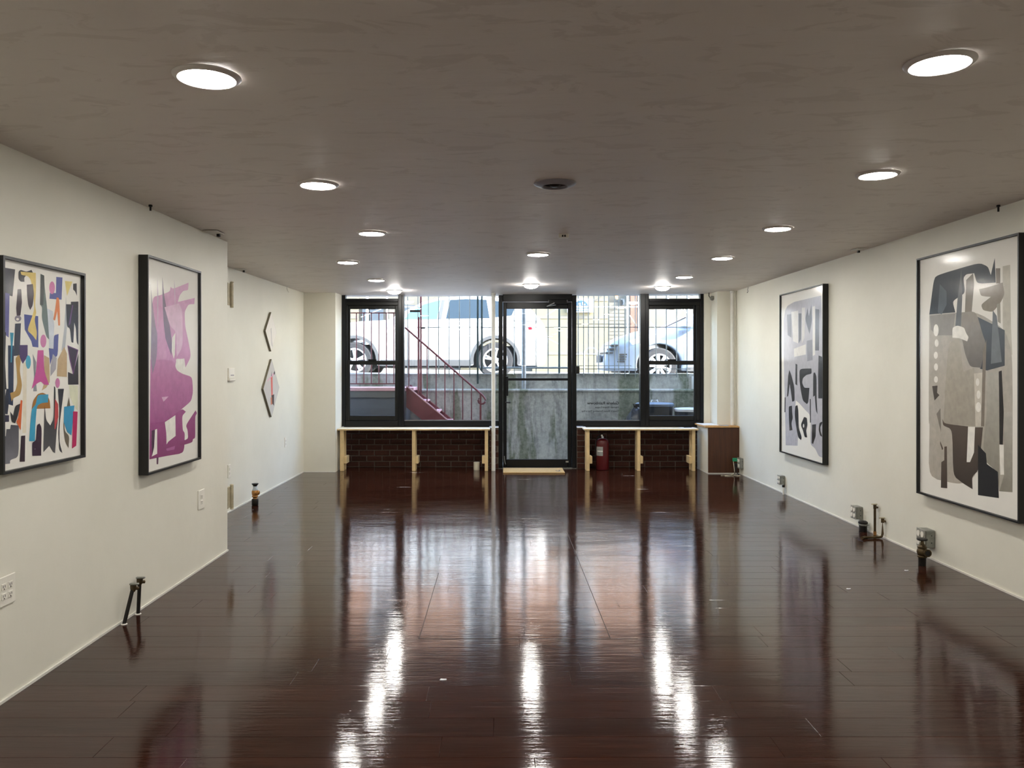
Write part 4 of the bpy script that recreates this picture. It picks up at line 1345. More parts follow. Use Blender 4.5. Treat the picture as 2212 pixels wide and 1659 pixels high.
MB().tube([(XR - 0.085, D(10.985), 0.11), (XR - 0.085, D(10.96), 0.09), (XR - 0.075, D(10.95), 0.03), (XR - 0.05, D(10.94), 0.006), (XR - 0.07, D(10.93), 0.006), (XR - 0.11, D(10.95), 0.008), (XR - 0.095, D(10.97), 0.05), (XR - 0.09, D(10.985), 0.10)], 0.006, 8).build('cord', 'rubber', bp, True)

# ------------------------------------------------------------------ small hardware at the ceiling


def bolt(label, X, dep, length, side=None):
    z1 = hceil(X, dep)
    o = thing('hanging_bolt', label, 'bolt', (X, dep * K, z1 - length), 'dark bolts in the ceiling edge')
    MB().tube([(X, dep * K, z1 - length), (X, dep * K, z1 - 0.0005)], 0.006, 8).build('shank', 'black_iron', o, True)
    MB().tube([(X, dep * K, z1 - 0.012), (X, dep * K, z1 - 0.0003)], 0.011, 6).build('nut', 'black_iron', o)


bolt('short dark bolt in the ceiling edge above the pink framed print', XL + 0.05, 4.9, 0.035)
bolt('short dark bolt in the ceiling edge above the large grey framed print', XR - 0.05, 5.25, 0.042)


def cover_plate(label, X, dep, a, b):
    z1 = hceil(X, dep)
    o = thing('ceiling_cover_plate', label, 'cover plate', (X, dep * K, z1 - 0.03), 'small metal plates at the ceiling edge')
    m = MB(); m.box(X - a / 2, X + a / 2, dep * K - b / 2, dep * K + b / 2, z1 - 0.011, z1 - 0.0035); m.bevel(0.002, 1).build('plate', 'trim_white', o)
    m = MB(); m.box(X - a * 0.3, X + a * 0.3, dep * K - b * 0.3, dep * K + b * 0.3, z1 - 0.0034, z1 - 0.0005); m.build('gasket', 'can_dark', o)
    m = MB(); m.box(X + a * 0.1, X + a * 0.3, dep * K + b * 0.2, dep * K + b * 0.36, z1 - 0.03, z1 - 0.0112); m.build('clip', 'black_iron', o)


cover_plate('loose white cover plate on the ceiling at the near wall corner', -2.035, 5.92, 0.10, 0.16)
cover_plate('white cover plate at the ceiling edge of the set-back wall', -2.58, 8.3, 0.08, 0.14)
cover_plate('white cover plate at the ceiling edge above the tall letter-like print', 3.10, 7.2, 0.08, 0.14)


def ceiling_hook(label, X, dep, mat, ln):
    z1 = hceil(X, dep)
    o = thing('ceiling_hook', label, 'hook', (X, dep * K, z1 - ln))
    MB().tube([(X, dep * K, z1 - 0.0005), (X - 0.008, dep * K - 0.01, z1 - ln * 0.4), (X + 0.004, dep * K - 0.015, z1 - ln * 0.8), (X + 0.015, dep * K, z1 - ln)], 0.006, 8).build('hook_arm', mat, o, True)
    MB().lathe([(0.016, -0.0005), (0.018, -0.003), (0.008, -0.010)], (X, dep * K, z1), seg=12).build('hook_base', mat, o, True)


ceiling_hook('small white hook at the ceiling above the set-back wall', -2.61, 10.25, 'trim_white', 0.075)
sx, sdep = 2.935, 11.5
z1 = hceil(sx, sdep)
so = thing('window_sensor', 'small dark round sensor hanging at the ceiling beside the window column', 'sensor', (sx, sdep * K, z1 - 0.13))
MB().tube([(sx - 0.05, sdep * K, z1 - 0.001), (sx - 0.05, sdep * K, z1 - 0.05), (sx - 0.03, sdep * K, z1 - 0.075)], 0.006, 8).build('bracket', 'black_iron', so, True)
MB().lathe([(0.006, -0.03), (0.030, -0.022), (0.034, 0.0), (0.030, 0.02), (0.006, 0.024)], (sx - 0.005, sdep * K, z1 - 0.078), 'Y', 20).build('sensor_head', 'galvanised', so, True)
MB().tube([(sx + 0.012, sdep * K - 0.02, z1 - 0.10), (sx + 0.012, sdep * K - 0.02, z1 - 0.14)], 0.006, 8).build('pull_tab', 'white_plastic', so, True)
zz = hceil(XR - 0.01, 10.7)
wr = thing('loose_wire', 'short curved wire end poking from the wall under the ceiling', 'wire', (XR, D(10.7), zz - 0.075))
MB().tube([(XR - 0.002, D(10.7), zz - 0.004), (XR - 0.014, D(10.69), zz - 0.035), (XR - 0.010, D(10.68), zz - 0.06), (XR - 0.022, D(10.67), zz - 0.072)], 0.003, 6).build('wire_core', 'can_trim', wr, True)
MB().tube([(XR - 0.0205, D(10.671), zz - 0.0715), (XR - 0.026, D(10.668), zz - 0.076)], 0.0042, 6).build('wire_cap', 'dark_slot', wr, True)

for lab, X, dep in (('white paper scrap on the floor in front of the valve', (1958 - VX) * 5.81 / 1800, 5.81), ('white paper scrap on the open floor below the letter-like print', (1833 - VX) * 5.33 / 1800, 5.33),
                    ('tiny pale scrap on the boards near the middle of the floor', (957 - VX) * 3.78 / 1800, 3.78)):
    m = MB()
    pts = [(-0.016, -0.003), (-0.004, -0.007), (0.012, -0.002), (0.017, 0.004), (0.002, 0.007), (-0.012, 0.005)]
    A = [m.bm.verts.new((X + a, dep * K + b, 0.0006)) for a, b in pts]
    B = [m.bm.verts.new((X + a * 0.9, dep * K + b * 0.9, 0.0035 + 0.002 * (i % 2))) for i, (a, b) in enumerate(pts)]
    m.bm.faces.new(A); m.bm.faces.new(B[::-1])
    for k in range(6):
        m.bm.faces.new((A[k], B[k], B[(k + 1) % 6], A[(k + 1) % 6]))
    tag(m.build('paper_scrap', 'paper_white'), lab, 'scrap')

# ================================================================== outside
XW0, XW1 = -9.0, 3.05      # areaway extent in view
m = MB(); m.box(-9, 9, YOUT, D(13.6), -0.35, -0.02)
struct(m.build('ground_areaway', 'concrete'), 'grey concrete floor of the sunken areaway outside the door', 'ground')
m = MB()
m.box(-9, 9, D(13.20), D(13.75), -0.1, 1.30)
m.box(-9, 9, D(13.05), D(13.22), -0.1, 1.028)
m2 = m.build('wall_retaining', 'concrete')
struct(m2, 'stained mossy concrete retaining wall below the street', 'wall')
# rounded ledge running along the retaining wall
led = MB(); led.tube([(-9, D(13.05) + 0.005, 1.05), (9, D(13.05) + 0.005, 1.05)], 0.027, 12); led.box(-9, 9, D(13.05), D(13.22), 1.0285, 1.076)
led.build('ledge', 'concrete', m2, True)
brk = random.Random(5)
cope = MB()
xx = -9.0
while xx < 9:
    ln = brk.uniform(0.5, 1.1)
    cope.box(xx + 0.004, xx + ln - 0.004, D(13.19) - brk.uniform(0.0, 0.012), D(13.5), 1.302, 1.318 + brk.uniform(-0.006, 0.006))
    xx += ln
cope.build('coping', 'concrete', m2)
m = MB(); m.box(3.03, 3.35, YOUT + 0.15, D(13.2), -0.1, 1.27)
struct(m.build('wall_areaway_side', 'stucco'), 'pale side wall closing the areaway beside the bins', 'wall')

# pavement and road, falling gently
def slab(name, mat, y0, y1, zf, thick, label, cat):
    m = MB()
    xs = [-40, 40]
    A = [m.bm.verts.new((x, y_, zf(x) - dz)) for dz in (0, thick) for y_ in (y0, y1) for x in xs]
    for f_ in ((0, 1, 3, 2), (4, 6, 7, 5), (0, 4, 5, 1), (2, 3, 7, 6), (0, 2, 6, 4), (1, 5, 7, 3)):
        m.bm.faces.new([A[i] for i in f_])
    return struct(m.build(name, mat), label, cat)


ROADZ = lambda x: 1.175 - 0.021 * x
slab('sidewalk', 'pavement', D(13.76), D(15.15), lambda x: 1.285 - 0.015 * x, 0.4, 'pale concrete pavement beyond the fence', 'pavement')
slab('road', 'asphalt', D(15.16), D(24.0), ROADZ, 0.4, 'grey asphalt street with parked cars', 'road')
slab('sidewalk_far', 'pavement', D(24.01), D(27.0), lambda x: 1.30 - 0.021 * x, 0.4, 'pavement on the far side of the street', 'pavement')

# ------------------------------------------------------------------ iron fence on the retaining wall
FD = 13.16
fs = FD / 1800.0
fence = thing('iron_fence', 'dark iron bar fence along the top of the retaining wall', 'fence', (0.8, FD * K, 1.2))
ZB, ZTOP = CH - (815 - VY) * fs, 3.15
bar_me = MB().lathe([(0.0075, 0), (0.0075, ZTOP - ZB), (0.001, ZTOP - ZB + 0.03)], seg=8).mesh('bar', 'fence_iron', True)
x = 1260.6 - 22.35 * 2
while x > 895:
    x -= 22.35
while x < 1490:
    if not (1036 < x < 1252):
        inst('bar', bar_me, ((x - VX) * fs, FD * K, ZB), fence)
    x += 22.35
for z in (CH + 86 * fs, CH - 4 * fs, 3.05):
    for a, b in ((880, 1034), (1247, 1492)):
        m = MB(); m.box((a - VX) * fs, (b - VX) * fs, FD * K - 0.005, FD * K + 0.005, z - 0.006, z + 0.006); m.build('rail', 'fence_iron', fence)
for px in (1032, 1041):
    m = MB(); m.box((px - 2 - VX) * fs, (px + 2 - VX) * fs, FD * K - 0.03, FD * K + 0.005, CH - (829 if px < 1035 else 802 - 0) * 0 - ((829 if px < 1035 else 802) - VY) * fs, 3.2)
    m.bevel(0.004, 1).build('post', 'dark_post', fence)
# gate between the posts, level rail near the bottom
gate = thing('iron_gate', 'open iron gate with a heavy lower rail seen through the glass door', 'gate', (0.5, D(13.5), 1.25))
gs = 13.5 / 1800
m = MB(); m.tube([((1036 - VX) * gs, D(13.5), CH - 1.5 * gs), ((1226 - VX) * gs, D(13.5), CH - 1.5 * gs)], 0.016, 8); m.build('rail', 'fence_iron', gate, True)
m = MB(); m.tube([((1036 - VX) * gs, D(13.5), CH + 86 * gs), ((1246 - VX) * gs, D(13.5), CH + 86 * gs)], 0.006, 6); m.build('rail', 'fence_iron', gate, True)
for px, r in ((1111, 0.008), (1158, 0.008), (1184, 0.009), (1208, 0.017)):
    m = MB(); m.tube([((px - VX) * gs, D(13.5), 1.30), ((px - VX) * gs, D(13.5), 3.15)], r, 8); m.build('bar', 'dark_post' if r > 0.01 else 'fence_iron', gate, True)
# second leaf folded back behind the fence
leafg = thing('iron_gate_leaf', 'folded back gate leaf of thin bars behind the fence over the lettered pane', 'gate', (1.9, D(13.6), 1.3))
ls = 13.6 / 1800
lb_me = MB().lathe([(0.0085, 0), (0.0085, 1.85)], seg=8).mesh('leaf_bar', 'fence_iron', True)
for px in (1249, 1271, 1293, 1315, 1336.5, 1359):
    inst('bar', lb_me, ((px - VX) * ls, D(13.6), 1.305), leafg)
for py in (700, 790):
    z = CH - (py - VY) * ls
    m = MB(); m.box((1244 - VX) * ls, (1364 - VX) * ls, D(13.6) - 0.004, D(13.6) + 0.004, z - 0.005, z + 0.005); m.build('rail', 'fence_iron', leafg)
# grey post on the ledge
gpx, gpd = (1131.5 - VX) * 13.12 / 1800, 13.12
gpo = thing('grey_post', 'grey metal post standing on the ledge behind the glass door', 'post', (gpx, gpd * K, 1.077))
MB().lathe([(0.034, 1.077), (0.034, 3.3)], (gpx, gpd * K, 0), seg=16).build('post_tube', 'grey_post', gpo, True)
for py in (678, 702, 790):
    z = CH - (py - VY) * 13.12 / 1800
    MB().lathe([(0.036, z - 0.008), (0.038, z), (0.036, z + 0.008)], (gpx, gpd * K, 0), seg=16).build('band', 'lamp_trim', gpo, True)

# ------------------------------------------------------------------ maroon steel stair
SD, SF = 12.45, 12.98
sn = SD / 1800.0
stair = thing('steel_stair', 'maroon steel stair with railing coming down from the street', 'stair', (-0.8, D(12.7), 0))
slope = 0.838
line = lambda X, off=0.0: 0.62 + off - (X + 0.778) * slope        # top edge of the near stringer
for nm, yy in (('stringer', D(SD)), ('stringer', D(SF))):
    xe = -0.778 + 0.62 / slope
    m = MB(); m.prism([(-1.40, line(-1.40)), (xe, 0.0), (xe - 0.34, 0.0), (-1.40, line(-1.40) - 0.32)], yy, yy + 0.012)
    m.build(nm, 'maroon_steel', stair)
    MB().tube([(-1.40, yy + 0.006, line(-1.40)), (xe, yy + 0.006, 0.01)], 0.012, 8).build('stringer_edge', 'tread_pink' if yy == D(SD) else 'maroon_steel', stair, True)
for k in range(7):
    zt = 1.08 - 0.155 * (k + 1)
    xt = -1.30 + 0.185 * (k + 0.5)
    m = MB(); m.box(xt - 0.09, xt + 0.12, D(SD) + 0.013, D(SF) - 0.001, zt - 0.03, zt); m.bevel(0.012, 2); m.build('tread', 'tread_pink', stair)
m = MB(); m.box(-1.40, (894 - VX) * sn, D(SD) + 0.013, D(SF) - 0.001, CH - 44 * sn - 0.05, CH - 44 * sn); m.bevel(0.008, 1).build('top_tread', 'tread_pink', stair)
# handrail with curl
hr = lambda X: 2.01 - (X + 1.417) * 0.873
hx1 = (1046 - VX) * sn
pts = [(-1.42, D(SD), hr(-1.42)), (hx1 - 0.03, D(SD), hr(hx1 - 0.03))]
cxr = hx1 - 0.035; czr = hr(hx1) - 0.055
for k in range(8):
    a = math.radians(50 - 38 * k)
    pts.append((cxr + 0.055 * math.cos(a), D(SD), czr + 0.055 * math.sin(a)))
MB().tube(pts, 0.015, 10).build('handrail', 'maroon_steel', stair, True)
for px in (883, 903, 922.5, 942, 961, 980.5, 999.5, 1018.5):
    X = (px - VX) * sn
    m = MB(); m.tube([(X, D(SD) + 0.006, max(0.02, line(X))), (X, D(SD) + 0.006, hr(X))], 0.0085, 8); m.build('baluster', 'maroon_steel', stair, True)
X = (1038 - VX) * sn
m = MB(); m.box(X - 0.014, X + 0.014, D(SD) - 0.008, D(SD) + 0.02, 0.0, hr(X) - 0.01); m.build('newel_post', 'maroon_steel', stair)
X = (898 - VX) * sn
m = MB(); m.box(X - 0.014, X + 0.014, D(12.9), D(12.9) + 0.03, 1.0, CH + 112 * sn); m.box(X + 0.02, X + 0.045, D(12.9) + 0.01, D(12.9) + 0.04, 1.0, 3.2)
m.build('gate_post', 'maroon_steel', stair)
m = MB(); m.box(X + 0.03, X + 0.10, D(12.9) + 0.01, D(12.9) + 0.03, CH + 86 * sn, CH + 88.5 * sn); m.build('latch_bolt', 'black_iron', stair)
m = MB(); m.box(X - 0.14, X + 0.02, D(12.9) + 0.01, D(12.9) + 0.03, CH + 123 * sn, CH + 128 * sn); m.build('latch_plate', 'black_iron', stair)
# landing
land = thing('stair_landing', 'grey panelled landing with maroon railing behind the sash window', 'landing', (-2.6, D(12.7), 0))
zl = CH - 44 * sn
m = MB(); m.box(-4.6, -1.403, D(SD) - 0.02, D(13.04), zl - 0.055, zl); m.bevel(0.008, 1).build('landing_deck', 'tread_pink', land)
m = MB(); m.box(-4.6, -1.402, D(SD), D(13.04), zl - 0.15, zl - 0.056); m.build('landing_beam', 'car_trim', land)
m = MB(); m.box(-4.6, -1.402, D(SD) + 0.03, D(13.04), -0.02, zl - 0.151); m.build('landing_panel', 'landing_panel', land)
for z in (CH + 117 * sn, CH - 36 * sn):
    m = MB(); m.box(-4.5, (872 - VX) * sn, D(SD) - 0.01, D(SD) + 0.01, z - 0.008, z + 0.008); m.build('railing_rail', 'maroon_steel', land)
rb_me = MB().lathe([(0.0085, 0), (0.0085, 153 * sn)], seg=8).mesh('railing_bar', 'maroon_steel', True)
px = 867.0
while px > 560:
    inst('railing_bar', rb_me, ((px - VX) * sn, D(SD), CH - 36 * sn), land)
    px -= 16.2

# ------------------------------------------------------------------ bins
def bin_(label, X0, X1, yc, ztop, lidmat, handle):
    r = (X1 - X0) / 2
    xc = (X0 + X1) / 2
    root = thing('trash_bin', label, 'bin', (xc, yc, -0.02), 'black bins outside')
    MB().lathe([(r * 0.78, -0.0195), (r * 0.80, 0.0), (r * 0.93, ztop - 0.07), (r * 0.97, ztop - 0.05)], (xc, yc, 0), seg=28).build('bin_body', 'bin_black', root, True)
    MB().lathe([(r * 0.99, ztop - 0.055), (r, ztop - 0.045), (r, ztop - 0.02), (r * 0.93, ztop - 0.008), (r * 0.5, ztop), (r * 0.1, ztop + 0.003)], (xc, yc, 0), seg=28).build('bin_lid', lidmat, root, True)
    if handle:
        MB().tube([(xc - 0.05, yc, ztop - 0.002), (xc - 0.045, yc, ztop + 0.03), (xc + 0.045, yc, ztop + 0.03), (xc + 0.05, yc, ztop - 0.002)], 0.010, 8).build('lid_handle', 'white_metal', root, True)
    return root


bin_('black round bin with a handled lid outside the window', 2.06, 2.64, D(12.66), 0.885, 'bin_lid', True)
bin_('lower black bin with a pale lid next to the handled one', 2.60, 3.02, D(12.45), 0.815, 'lamp_trim', False)
# bin bag
bag = thing('bin_bag', 'shiny black bin bag hanging at the side of the handled bin', 'bag', (2.02, D(12.24), -0.02))
m = MB()
rr = random.Random(11)
prof = [(0.10, -0.019), (0.15, 0.05), (0.17, 0.25), (0.165, 0.50), (0.15, 0.68), (0.10, 0.78), (0.05, 0.83), (0.06, 0.88)]
m.lathe(prof, (2.02, D(12.24), 0), seg=20)
for v_ in m.bm.verts:
    if v_.co.z > 0:
        v_.co.x += rr.uniform(-0.018, 0.018); v_.co.y += rr.uniform(-0.018, 0.018)
m.build('bag_body', 'bag_black', bag, True)
MB().tube([(1.99, D(12.24), 0.84), (2.04, D(12.23), 0.845), (2.06, D(12.24), 0.835)], 0.014, 8).build('bag_tie', 'bin_lid', bag, True)


# ------------------------------------------------------------------ parked cars
def arc(cx, cz, r, a0, a1, n=14):
    return [(cx + r * math.cos(math.radians(a0 + (a1 - a0) * k / n)), cz + r * math.sin(math.radians(a0 + (a1 - a0) * k / n))) for k in range(n + 1)]


def wheel(root, x, yf, z, r, spokes, double, ydir=1):
    wroot = bpy.data.objects.new('wheel', None)
    link(wroot, Vector((x, yf, z)), root)
    MB().lathe([(r * 0.66, 0.02), (r * 0.70, 0.0), (r * 0.92, 0.0), (r * 0.985, 0.02), (r, 0.05), (r, 0.18), (r * 0.95, 0.215), (r * 0.66, 0.215)], (x, yf, z), 'Y', 40, True).build('tyre', 'tyre', wroot, True)
    m = MB()
    m.lathe([(r * 0.60, 0.008), (r * 0.68, 0.004), (r * 0.69, 0.03), (r * 0.62, 0.10), (r * 0.59, 0.10)], (x, yf, z), 'Y', 40, True)
    m.lathe([(r * 0.05, 0.012), (r * 0.15, 0.016), (r * 0.17, 0.06)], (x, yf, z), 'Y', 20)
    for k in range(spokes):
        a = 2 * math.pi * k / spokes + 0.3
        for da in ((-0.14, 0.14) if double else (0,)):
            b = a + da
            p0 = Vector((x + r * 0.12 * math.cos(a), yf + 0.03, z + r * 0.12 * math.sin(a)))
            p1 = Vector((x + r * 0.64 * math.cos(b), yf + 0.022, z + r * 0.64 * math.sin(b)))
            m.tube([p0, p1], [r * 0.05, r * 0.062] if double else [r * 0.08, r * 0.11], 6)
    m.build('rim', 'alloy', wroot, True)
    MB().lathe([(r * 0.05, 0.115), (r * 0.58, 0.115), (r * 0.58, 0.13)], (x, yf, z), 'Y', 24).build('brake_disc', 'car_dark', wroot)


SURF = {}


def car(label, X0, zg, y0, width, front, wb, rear, r, body, cabin, belt, roof, wins, paint, cat_group, spokes, double, arch_cl):
    """X0: front axle; body/cabin outlines are (x from the front axle, height above ground)"""
    root = thing('parked_car', label, 'car', (X0 + wb / 2, y0 + width / 2, zg), cat_group)
    T = lambda pts: [(X0 + a, zg + b) for a, b in pts]
    Ra = r + 0.075
    low = 0.24
    ang = math.degrees(math.asin((r - low) / Ra))
    outline = [(front, low), (-Ra * math.cos(math.radians(ang)), low)]
    outline += arc(0, r, Ra, 180 + ang, -ang)[1:]
    outline += arc(wb, r, Ra, 180 + ang, -ang)
    outline += [(wb + rear - 0.05, low)] + body
    xs_ = [a for a, b in outline]
    xm, hl = X0 + (min(xs_) + max(xs_)) / 2, (max(xs_) - min(xs_)) / 2
    zm, zt_ = zg + 0.62, zg + belt

    def surf(x_, z_):                       # how far the flank curves in: bowed in plan, leaning in above the waist
        t_ = abs(x_ - xm) / hl
        u_ = max(0.0, (z_ - zm) / (zt_ - zm))
        return 0.02 * t_ * t_ + 0.30 * max(0.0, (t_ - 0.62) / 0.38) ** 2 * 0.9 + 0.10 * u_ * u_
    SURF[label] = surf
    m = MB(); m.prism(T(outline), y0, y0 + width)
    m.bevel(0.05, 3)
    for k in range(1, 30):
        bmesh.ops.bisect_plane(m.bm, geom=m.bm.verts[:] + m.bm.edges[:] + m.bm.faces[:], plane_co=(xm - hl + 2 * hl * k / 30, 0, 0), plane_no=(1, 0, 0))
    for k in range(1, 12):
        bmesh.ops.bisect_plane(m.bm, geom=m.bm.verts[:] + m.bm.edges[:] + m.bm.faces[:], plane_co=(0, 0, zg + 0.25 + 0.08 * k), plane_no=(0, 0, 1))
    for v_ in m.bm.verts:
        d_ = surf(v_.co.x, v_.co.z) * max(-1, min(1, (v_.co.y - y0 - width / 2) / (width / 2 - 0.06)))
        v_.co.y -= d_
    m.build('body_shell', paint, root, True)
    m = MB(); m.prism(T([(front + 0.25, 0.20), (wb + rear - 0.2, 0.20), (wb + rear - 0.2, 0.62), (front + 0.25, 0.62)]), y0 + 0.235, y0 + width - 0.235)
    m.build('underbody', 'car_dark', root)
    # cabin with sides leaning in
    inset = lambda z: 0.105 + max(0, (z - belt)) / (roof - belt) * 0.17
    m = MB()
    A = [m.bm.verts.new((X0 + a, y0 + inset(b), zg + b)) for a, b in cabin]
    B = [m.bm.verts.new((X0 + a, y0 + width - inset(b), zg + b)) for a, b in cabin]
    m.bm.faces.new(A); m.bm.faces.new(B[::-1])
    for i in range(len(cabin)):
        m.bm.faces.new((A[i], B[i], B[(i + 1) % len(cabin)], A[(i + 1) % len(cabin)]))
    m.bevel(0.03, 2).build('cabin', paint, root, True)
    for nm, pts, mat in wins:
        for side in (0, 1):
            m = MB()
            yo = lambda b: y0 + inset(b) - 0.006 if side == 0 else y0 + width - inset(b) + 0.006
            yi = lambda b: yo(b) + (0.012 if side == 0 else -0.012)
            A = [m.bm.verts.new((X0 + a, yo(b), zg + b)) for a, b in pts]
            B = [m.bm.verts.new((X0 + a, yi(b), zg + b)) for a, b in pts]
            m.bm.faces.new(A); m.bm.faces.new(B[::-1])
            for i in range(len(pts)):
                m.bm.faces.new((A[i], B[i], B[(i + 1) % len(pts)], A[(i + 1) % len(pts)]))
            m.build(nm, mat, root)
    for xw in (0, wb):
        for yf, fl in ((y0 + 0.015, 1), (y0 + width - 0.23, -1)):
            wheel(root, X0 + xw, yf, zg + r, r, spokes, double)
        if arch_cl:
            for yf in (y0 - 0.012, y0 + width - 0.03):
                m = MB()
                outer, inner = arc(xw, r, Ra + 0.055, 190, -10, 20), arc(xw, r, Ra - 0.004, 190, -10, 20)
                m.prism(T(outer + inner[::-1]), yf, yf + 0.042)
                m.build('arch_trim', 'car_trim', root)
    return root, T


def seam(root, T_, y0, fn, gx, za, zb, X0, zg):
    pts = [(X0 + gx, y0 + fn(X0 + gx, zg + za + (zb - za) * k / 6) + 0.002, zg + za + (zb - za) * k / 6) for k in range(7)]
    MB().tube(pts, 0.004, 6).build('door_seam', 'car_trim', root, True)


# white SUV
r = 0.345
suv_g = ROADZ(-1.4)
SY = D(15.75)
belt, roof = 1.10, 1.585
suv, T = car('white SUV parked along the street, seen side on behind the stair', -2.757, suv_g, SY, 1.82, -0.92, 2.67, 1.0, r,
             [(3.66, 0.45), (3.68, 0.75), (3.62, 1.02), (3.55, 1.12), (2.0, 1.125), (0.55, 1.11), (0.1, 1.09), (-0.45, 1.02), (-0.80, 0.90), (-0.93, 0.70), (-0.95, 0.45)],
             [(0.55, 1.08), (1.27, 1.47), (1.60, 1.55), (2.0, 1.585), (2.5, 1.58), (2.95, 1.53), (3.25, 1.45), (3.55, 1.10)],
             belt, roof,
             [('side_window', [(0.92, 1.13), (1.02, 1.25), (1.30, 1.42), (1.58, 1.50), (1.62, 1.50), (1.56, 1.13)], 'car_glass_pale'),
              ('window_pillar', [(1.575, 1.13), (1.635, 1.50), (1.70, 1.505), (1.64, 1.13)], 'car_trim'),
              ('side_window', [(1.73, 1.14), (1.80, 1.505), (2.1, 1.525), (2.5, 1.51), (2.56, 1.15)], 'car_glass'),
              ('quarter_window', [(2.62, 1.16), (2.60, 1.50), (2.85, 1.46), (3.05, 1.36), (2.98, 1.20)], 'car_glass')],
             'car_white', 'cars parked along the street', 5, True, True)
SF_ = SURF[suv['label']]
m = MB(); m.prism(T([(0.50, 0.23), (2.20, 0.23), (2.20, 0.36), (0.50, 0.36)]), SY - 0.018, SY + 0.03); m.bevel(0.012, 1).build('rocker_trim', 'car_trim', suv)
m = MB(); m.prism(T([(3.30, 0.93), (3.385, 0.935), (3.36, 0.985), (3.30, 0.99)]), SY + SF_(-2.757 + 3.33, suv_g + 0.96) - 0.03, SY + 0.30); m.bevel(0.01, 1).build('tail_light', 'tail_red', suv)
m = MB(); m.prism(T([(0.80, 1.13), (0.99, 1.15), (1.00, 1.24), (0.84, 1.25)]), SY - 0.12, SY + 0.05); m.bevel(0.02, 2).build('door_mirror', 'car_white', suv)
for hx in (1.42, 2.42):
    m = MB(); m.prism(T([(hx, 0.96), (hx + 0.2, 0.965), (hx + 0.2, 0.99), (hx, 0.985)]), SY + SF_(-2.757 + hx, suv_g + 0.97) - 0.022, SY + SF_(-2.757 + hx, suv_g + 0.97) + 0.02); m.bevel(0.008, 1).build('door_handle', 'car_white', suv)
for gx in (0.62, 1.62, 2.55):
    seam(suv, T, SY, SF_, gx, 0.38, 1.06, -2.757, suv_g)
for yr in (SY + 0.32, SY + 1.50):
    MB().tube([(-2.757 + 1.7, yr, suv_g + 1.60), (-2.757 + 1.75, yr, suv_g + 1.615), (-2.757 + 2.9, yr, suv_g + 1.59), (-2.757 + 3.0, yr, suv_g + 1.55)], 0.014, 8).build('roof_rail', 'alloy', suv, True)

# silver saloon, nose to the left
sg = ROADZ(3.2)
SY2 = D(15.4)
sed, T2 = car('silver-blue saloon car with its nose beside the lettered pane', 2.95, sg, SY2, 1.78, -0.93, 2.65, 0.95, 0.335,
              [(3.58, 0.5), (3.62, 0.8), (3.55, 1.0), (2.9, 1.03), (1.0, 1.0), (0.35, 1.045), (0.0, 1.03), (-0.35, 0.99), (-0.62, 0.90), (-0.86, 0.76), (-0.98, 0.60), (-1.0, 0.42), (-0.97, 0.28)],
              [(0.05, 1.00), (0.62, 1.27), (1.00, 1.41), (1.35, 1.455), (1.8, 1.45), (2.4, 1.37), (3.0, 1.02)],
              1.0, 1.455,
              [('side_window', [(0.55, 1.04), (0.72, 1.20), (1.05, 1.35), (1.30, 1.385), (1.30, 1.04)], 'car_glass_pale'),
               ('side_window', [(1.38, 1.04), (1.38, 1.385), (1.85, 1.385), (2.30, 1.28), (2.40, 1.06)], 'car_glass')],
              'car_silver', 'cars parked along the street', 9, False, False)
SF2 = SURF[sed['label']]
m = MB(); m.prism(T2([(-0.55, 0.80), (-0.15, 0.93), (-0.05, 0.93), (-0.20, 0.80), (-0.50, 0.72)]), SY2 + SF2(2.95 - 0.3, sg + 0.85) - 0.01, SY2 + 0.30); m.bevel(0.01, 1).build('headlight', 'lens_clear', sed)
for k in range(4):
    m = MB(); m.box(2.95 - 0.76 + 0.01 * k, 2.95 - 0.62 + 0.012 * k, SY2 + SF2(2.95 - 0.62, sg + 0.5) - 0.01, SY2 + 0.30, sg + 0.40 + 0.045 * k, sg + 0.425 + 0.045 * k); m.build('grille_bar', 'car_dark', sed)
for k in range(3):
    m = MB(); m.box(2.95 - 0.99 + 0.05 * k, 2.95 - 0.86 + 0.05 * k, SY2 + 0.02, SY2 + 0.9, sg + 0.56 + 0.07 * k, sg + 0.59 + 0.07 * k); m.build('grille_bar', 'car_dark', sed)
m = MB(); m.box(2.95 - 1.06, 2.95 - 1.02, SY2 + 0.45, SY2 + 0.95, sg + 0.40, sg + 0.54); m.bevel(0.006, 1).build('number_plate', 'car_trim', sed)
m = MB(); m.prism(T2([(0.38, 1.06), (0.50, 1.02), (0.72, 1.06), (0.74, 1.14), (0.55, 1.15)]), SY2 - 0.15, SY2 + 0.07); m.bevel(0.025, 2).build('door_mirror', 'car_silver', sed)
for gx in (0.45, 1.34):
    seam(sed, T2, SY2, SF2, gx, 0.34, 0.97, 2.95, sg)
m = MB(); m.prism(T2([(0.50, 0.235), (2.20, 0.235), (2.20, 0.31), (0.50, 0.31)]), SY2 - 0.012, SY2 + 0.03); m.build('rocker_trim', 'car_trim', sed)
m = MB(); m.prism(T2([(0.10, 1.045), (0.16, 1.06), (0.55, 1.24), (0.52, 1.25)]), SY2 + 0.20, SY2 + 0.22); m.build('wiper', 'car_dark', sed)

